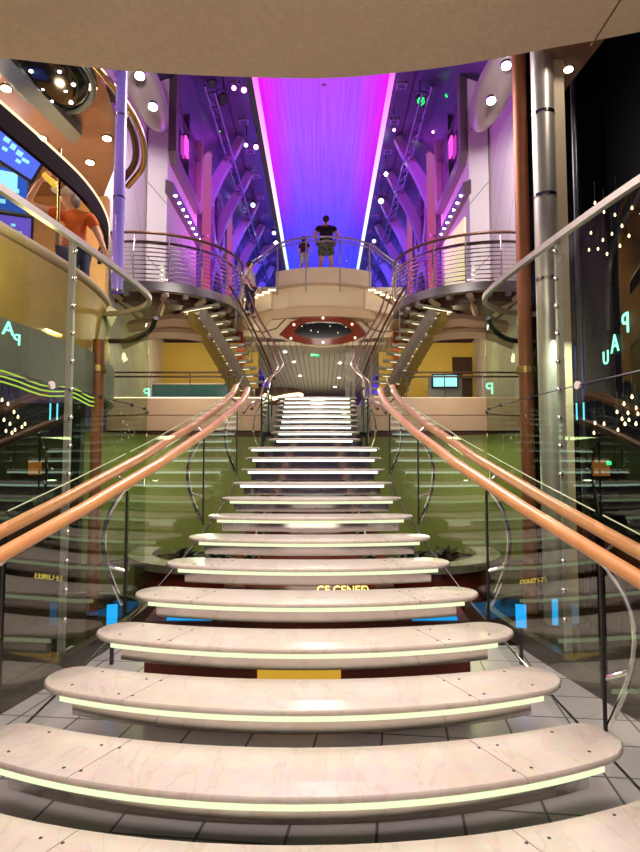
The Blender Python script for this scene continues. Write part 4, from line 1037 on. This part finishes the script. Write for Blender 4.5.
def standing(name_label, base, H, face, arms, mats, hair, sleeve=.5, legs_cover='shorts', spread=.10, male=True, bulk=1.0):
    "figure of height H standing at base looking along `face`; arms = (elbow, wrist) offsets for -x and +x side in body frame"
    t = thing('person', name_label, 'person', base)
    f = Vector((face[0], face[1], 0)).normalized(); r = Vector((f.y, -f.x, 0))
    W = lambda x, y, z: Vector(base)+r*(x*H)+f*(y*H)+Vector((0, 0, z*H))
    g = bulk*(1.0 if male else .88)
    V = {}; E = []
    V['pelvis'] = (W(0, 0, .53), .095*H*g); V['belly'] = (W(0, .008, .61), .088*H*g); V['chest'] = (W(0, .004, .72), (.105*H*g, .085*H*g)); V['shl'] = (W(0, -.004, .80), .070*H*g)
    V['neck'] = (W(0, .004, .855), .034*H); V['jaw'] = (W(0, .016, .885), .042*H); V['head'] = (W(0, .010, .93), .055*H); V['crown'] = (W(0, .004, .975), .042*H); V['nose'] = (W(0, .075, .915), .010*H)
    E += [('pelvis', 'belly'), ('belly', 'chest'), ('chest', 'shl'), ('shl', 'neck'), ('neck', 'jaw'), ('jaw', 'head'), ('head', 'crown'), ('head', 'nose')]
    for q, sx in (('l', -1), ('r', 1)):
        el, wr = arms[0 if sx < 0 else 1]
        V['s'+q] = (W(sx*.105*g, -.004, .80), .040*H*g); V['e'+q] = (W(*el), .026*H); V['w'+q] = (W(*wr), .018*H)
        E += [('shl', 's'+q), ('s'+q, 'e'+q), ('e'+q, 'w'+q)]
        add_hand(V, E, 'h'+q, 'w'+q, V['w'+q][0]-V['e'+q][0], r*(-sx)+f*.3, H/1.75)
        V['hip'+q] = (W(sx*.052, 0, .50), .064*H*g); V['k'+q] = (W(sx*(.05+spread*.3), .012, .285), .040*H); V['c'+q] = (W(sx*(.052+spread*.36), -.008, .20), .037*H)
        V['a'+q] = (W(sx*(.055+spread*.42), -.006, .045), .024*H); V['t'+q] = (W(sx*(.06+spread*.45), .075, .022), .020*H)
        E += [('pelvis', 'hip'+q), ('hip'+q, 'k'+q), ('k'+q, 'c'+q), ('c'+q, 'a'+q), ('a'+q, 't'+q)]
    skin_body('body', V, E, M['skin'], t)
    # shirt
    S = {}; F = []
    for k, gr in (('pelvis', 1.10), ('belly', 1.14), ('chest', 1.12), ('shl', 1.10)):
        c, rr = V[k]; S[k] = (c+(Vector((0, 0, .02*H)) if k == 'pelvis' else Vector()), tuple(x*gr for x in rr) if isinstance(rr, tuple) else rr*gr)
    S['col'] = (W(0, 0, .838), .042*H); F += [('pelvis', 'belly'), ('belly', 'chest'), ('chest', 'shl'), ('shl', 'col')]
    for q in 'lr':
        a, e = V['s'+q][0], V['e'+q][0]
        S['s'+q] = (a, .047*H*g); S['m'+q] = (a.lerp(e, sleeve), .043*H*g); F += [('shl', 's'+q), ('s'+q, 'm'+q)]
    skin_body('shirt', S, F, M[mats[0]], t)
    S = {'top': (W(0, 0, .545), .100*H*g)}; F = []
    for q in 'lr':
        h_, k_ = V['hip'+q][0], V['k'+q][0]; end = .92 if legs_cover == 'shorts' else .5
        S['h'+q] = (h_, .072*H*g); S['e'+q] = (h_.lerp(k_, end), .060*H*g); F += [('top', 'h'+q), ('h'+q, 'e'+q)]
        if legs_cover == 'trousers':
            S['e'+q] = (k_, .050*H*g); S['f'+q] = (V['a'+q][0]+Vector((0, 0, .02*H)), .04*H); F += [('e'+q, 'f'+q)]
    skin_body('trousers' if legs_cover == 'trousers' else 'shorts', S, F, M[mats[1]], t)
    for q in 'lr':
        a, b_ = V['a'+q][0], V['t'+q][0]
        sh = {'h': (a+Vector((0, 0, -.02*H))-f*.012*H, .028*H), 'm': (a.lerp(b_, .5)+Vector((0, 0, -.008*H)), .027*H), 't': (b_, .024*H)}
        skin_body('shoe', sh, [('h', 'm'), ('m', 't')], M['shoe'], t, 1)
        b = new(); tube(b, [V['a'+q][0]+Vector((0, 0, .0)), V['a'+q][0]+Vector((0, 0, .07*H))], .030*H, 12); obj('sock', b, M['white_cloth'], t)
    b = new(); ellipsoid(b, W(0, -.012, .945), (.057*H, .062*H, .062*H), None, 16, 10)
    if hair == 'long': ellipsoid(b, W(0, -.035, .90), (.052*H, .035*H, .07*H), None, 16, 10)
    obj('hair', b, M['hair_dark'], t)
    b = new()
    for sx in (-1, 1): ellipsoid(b, W(sx*.022, .062, .928), (.008*H, .008*H, .006*H), None, 8, 6)
    obj('eyes', b, M['shoe'], t)
    return t
A_hips = (((-.195, -.02, .66), (-.150, .10, .60)), ((.195, -.02, .66), (.150, .10, .60)))
p = P(326, 262, 18.75)
standing('man in black shirt and camouflage shorts seen from behind on the footbridge', (p.x, 18.75, BRID), 1.86, (0, 1), A_hips, ('black_shirt', 'camo'), 'short', .62, bulk=1.22)
p = P(304, 262, 18.75)
standing('child in maroon shirt standing left of the man on the footbridge', (p.x, 18.75, BRID), 1.22, (.3, 1), (((-.16, .04, .64), (-.12, .14, .66)), ((.16, .04, .64), (.12, .14, .66))), ('maroon', 'pale_cloth'), 'long', .6, male=False)
p = P(250, 270, 17.6)
standing('person in pale top walking on the gallery left of the footbridge', (p.x, 17.6, BALC), 1.66, (.9, -.4), (((-.15, .0, .63), (-.14, .08, .50)), ((.15, .0, .63), (.14, .08, .50))), ('pale_cloth', 'blue_cloth'), 'short', .7, 'trousers', male=False)

# person in orange on the lounge deck, arm raised with a drink
YP = 7.6
def q(px, py, dy=0.): return P(px, py, YP+dy)
t = thing('person', 'person in orange shirt and white cap raising an amber drink behind the left lounge rail', 'person', q(72, 262))
V = {}; E = []
V['pelvis'] = (q(74, 252), .15); V['belly'] = (q(74, 241), .135); V['chest'] = (q(76, 226), (.15, .12)); V['shl'] = (q(76, 216.5), .10)
V['neck'] = (q(72, 210), .058); V['jaw'] = (q(68.5, 204.5), .070); V['head'] = (q(68.5, 198.5), .092); V['crown'] = (q(70.5, 192.5), .075); V['nose'] = (q(60, 199.5), .016)
E += [('pelvis', 'belly'), ('belly', 'chest'), ('chest', 'shl'), ('shl', 'neck'), ('neck', 'jaw'), ('jaw', 'head'), ('head', 'crown'), ('head', 'nose')]
V['sl'] = (q(63, 216), .066); V['el'] = (q(33, 206, -.15), .048); V['e2'] = (q(28.5, 200, -.16), .044); V['wl'] = (q(39, 182, -.22), .034)
V['sr'] = (q(90, 217), .066); V['er'] = (q(97, 232), .048); V['wr'] = (q(103, 246, -.1), .034)
E += [('shl', 'sl'), ('sl', 'el'), ('el', 'e2'), ('e2', 'wl'), ('shl', 'sr'), ('sr', 'er'), ('er', 'wr')]
add_hand(V, E, 'hl', 'wl', V['wl'][0]-V['e2'][0]+Vector((.1, 0, 0)), Vector((1, 0, .2)), 1.05)
add_hand(V, E, 'hr', 'wr', V['wr'][0]-V['er'][0], Vector((-1, 0, .2)), 1.0)
zf = DECK
for nm, dx in (('l', -.10), ('r', .10)):
    h = V['pelvis'][0]+Vector((dx, 0, -.08)); V['hp'+nm] = (h, .10)
    V['kn'+nm] = (Vector((h.x+.02, h.y, zf+.46 if h.z-zf > .6 else zf+(h.z-zf)*.5)), .066); V['an'+nm] = (Vector((h.x+.03, h.y, zf+.07)), .042); V['to'+nm] = (Vector((h.x-.12, h.y-.06, zf+.04)), .036)
    E += [('pelvis', 'hp'+nm), ('hp'+nm, 'kn'+nm), ('kn'+nm, 'an'+nm), ('an'+nm, 'to'+nm)]
skin_body('body', V, E, M['skin'], t)
S = {k: (V[k][0], (tuple(x*1.12 for x in V[k][1]) if isinstance(V[k][1], tuple) else V[k][1]*1.12)) for k in ('belly', 'chest', 'shl', 'pelvis')}
S = {'pelvis': S['pelvis'], 'belly': S['belly'], 'chest': S['chest'], 'shl': S['shl'], 'col': (q(73, 211.5), .07), 'sl': (V['sl'][0], .082), 'ml': (V['sl'][0].lerp(V['el'][0], .55), .078), 'sr': (V['sr'][0], .082), 'mr': (V['sr'][0].lerp(V['er'][0], .8), .076)}
skin_body('shirt', S, [('pelvis', 'belly'), ('belly', 'chest'), ('chest', 'shl'), ('shl', 'col'), ('shl', 'sl'), ('sl', 'ml'), ('shl', 'sr'), ('sr', 'mr')], M['orange_shirt'], t)
S = {'top': (V['pelvis'][0]+Vector((0, 0, -.06)), .155)}; F = []
for nm in 'lr': S['h'+nm] = (V['hp'+nm][0], .112); S['k'+nm] = (V['kn'+nm][0], .08); S['a'+nm] = (V['an'+nm][0]+Vector((0, 0, .04)), .06); F += [('top', 'h'+nm), ('h'+nm, 'k'+nm), ('k'+nm, 'a'+nm)]
skin_body('trousers', S, F, M['blue_cloth'], t)
b = new(); ellipsoid(b, V['head'][0]+Vector((.075, .03, -.01)), (.055, .085, .11), None, 16, 10); obj('hair', b, M['hair_grey'], t)
b = new(); ellipsoid(b, V['crown'][0]+Vector((.0, 0, .0)), (.108, .10, .078), None, 16, 10); prism(b, [(-.22, -.07), (-.24, 0), (-.22, .07), (-.06, .09), (-.06, -.09)], -.01, .01, lambda x, y, z: V['crown'][0]+Vector((x, y, z+.0-.25*x-.03))); obj('cap', b, M['white_cloth'], t)
b = new(); ellipsoid(b, V['head'][0]+Vector((-.075, -.055, .02)), (.012, .012, .010), None, 8, 6); obj('eye', b, M['shoe'], t)
h0 = V['hlp'][0]
tag(obj('drink_cup', tube(new(), [h0+Vector((.02, -.03, .03)), h0+Vector((.07, -.03, -.02)), h0+Vector((.16, -.03, -.10)), h0+Vector((.17, -.03, -.11))], .035, 12, rr=[.03, .036, .044, .044]), M['drink']), 'amber drink held up by the person in orange', 'drink')

# ================================================================ LIGHTS
def area(loc, rot, size, power, col, sy=None):
    l = bpy.data.lights.new('area', 'AREA'); l.energy = power; l.color = col; l.size = size
    if sy: l.shape = 'RECTANGLE'; l.size_y = sy
    o = bpy.data.objects.new('area_lamp', l); COL.objects.link(o); o.location = loc; o.rotation_euler = [rad(a) for a in rot]; return o
def point(loc, power, col, r=.15):
    l = bpy.data.lights.new('point', 'POINT'); l.energy = power; l.color = col; l.shadow_soft_size = r
    o = bpy.data.objects.new('point_lamp', l); COL.objects.link(o); o.location = loc; return o
def spot(loc, target, power, col, ang=60, r=.1):
    l = bpy.data.lights.new('spot', 'SPOT'); l.energy = power; l.color = col; l.spot_size = rad(ang); l.spot_blend = .6; l.shadow_soft_size = r
    o = bpy.data.objects.new('spot_lamp', l); COL.objects.link(o); o.location = loc
    o.rotation_euler = (Vector(target)-Vector(loc)).to_track_quat('-Z', 'Y').to_euler(); return o
WARM = (1, .80, .58); VIO = (.62, .22, 1); MAG = (1, .10, .85); BLU = (.10, .12, 1)
# area fills added below the soffit to light the near treads
area((0, 1.2, 4.66), (0, 0, 0), 2.2, 90, (1, .84, .70))
area((0, 3.6, 4.66), (0, 0, 0), 2.6, 105, (1, .84, .74), .9)
# bounce onto the soffit from the lit floor
area((0, -1.2, .6), (180, 0, 0), 3, 95, (1, .84, .68))
# stair wash: area fill added in open air, then a spot
area((0, 9.0, 7.2), (0, 0, 0), 3.0, 260, (1, .86, .78))
spot((0, 16.8, 5.6), (0, 9.5, 1.5), 200, (1, .9, .8), 60)
# lower hall
for s in (-1, 1):
    area((s*2.6, 11.6, 2.35), (0, 0, 0), 1.2, 32, (.95, 1, .5))
    point((s*1.7, 9.6, 1.6), 14, (.8, 1, .6))
    area((s*2.9, 6.6, 3.2), (0, 0, 0), .3, 14, (.9, 1, .75))
    point((s*3.6, 17.2, 5.0), 36, (1, .82, .45))
    area((s*3.0, 12.6, 4.0), (70, 0, 0), 1.0, 36, (1, .85, .65))
    spot((s*3.4, 12.2, 9.2), (s*4.6, 16.5, 8.0), 650, (1, .93, .84), 75)
    spot((s*3.0, 10.5, 9.0), (s*4.8, 15.5, 10.5), 420, (.85, .72, 1), 80)
    spot((s*2.4, 19.5, 11.5), (s*4.6, 22.0, 12.5), 420, MAG, 90)
    spot((s*1.8, 20, 12.5), (s*4.4, 25.5, 10.5), 1000, (.6, .08, 1), 90)
    spot((s*1.6, 26, 12.5), (s*4.4, 31.5, 9.5), 1500, (.36, .14, 1), 90)
    spot((s*1.5, 31, 12.5), (s*4.4, 38.5, 9.0), 2000, BLU, 100)
    area((s*1.6, 24, 8.2), (180, 0, 0), 2.0, 420, (.8, .15, 1), 8)
    area((s*1.6, 35, 8.2), (180, 0, 0), 2.0, 700, BLU, 10)
    area((s*2.0, 17.6, 5.35), (0, 0, 0), .8, 10, WARM)
# bridge front
spot((0, 12.5, 4.6), (0, 18.2, 6.3), 420, (1, .84, .60), 50)
area((0, 24, 3.6), (180, 0, 0), 2.5, 42, (1, .88, .70), 8)
# left lounge
point((-4.2, 7.6, 5.7), 55, (1, .80, .55))
point((-3.6, 8.8, 4.8), 34, (1, .80, .5))
point((-3.5, 5.6, 5.4), 26, (1, .80, .58))
point((-2.45, 5.4, 3.6), 10, (1, .85, .4))
spot((-2.0, 8.8, 6.4), (-2.28, 7.1, 5.5), 15, (.35, .15, 1), 90)
spot((3.3, 5.6, 7.0), (2.74, 7.1, 5.5), 60, (1, .85, .65), 70)
spot((1.4, 9.6, 7.0), (2.66, 7.5, 5.0), 50, (1, .75, .6), 60)

# world
w = bpy.data.worlds.new('world'); sc.world = w; w.use_nodes = True
bg = w.node_tree.nodes['Background']; bg.inputs[0].default_value = (.10, .07, .12, 1); bg.inputs[1].default_value = .35
sc.view_settings.view_transform = 'Standard'; sc.view_settings.look = 'None'; sc.view_settings.exposure = .3
sc.cycles.max_bounces = 8; sc.cycles.transparent_max_bounces = 32; sc.cycles.glossy_bounces = 4; sc.cycles.diffuse_bounces = 3
sc.cycles.sample_clamp_indirect = 4; sc.cycles.caustics_reflective = False; sc.cycles.caustics_refractive = False
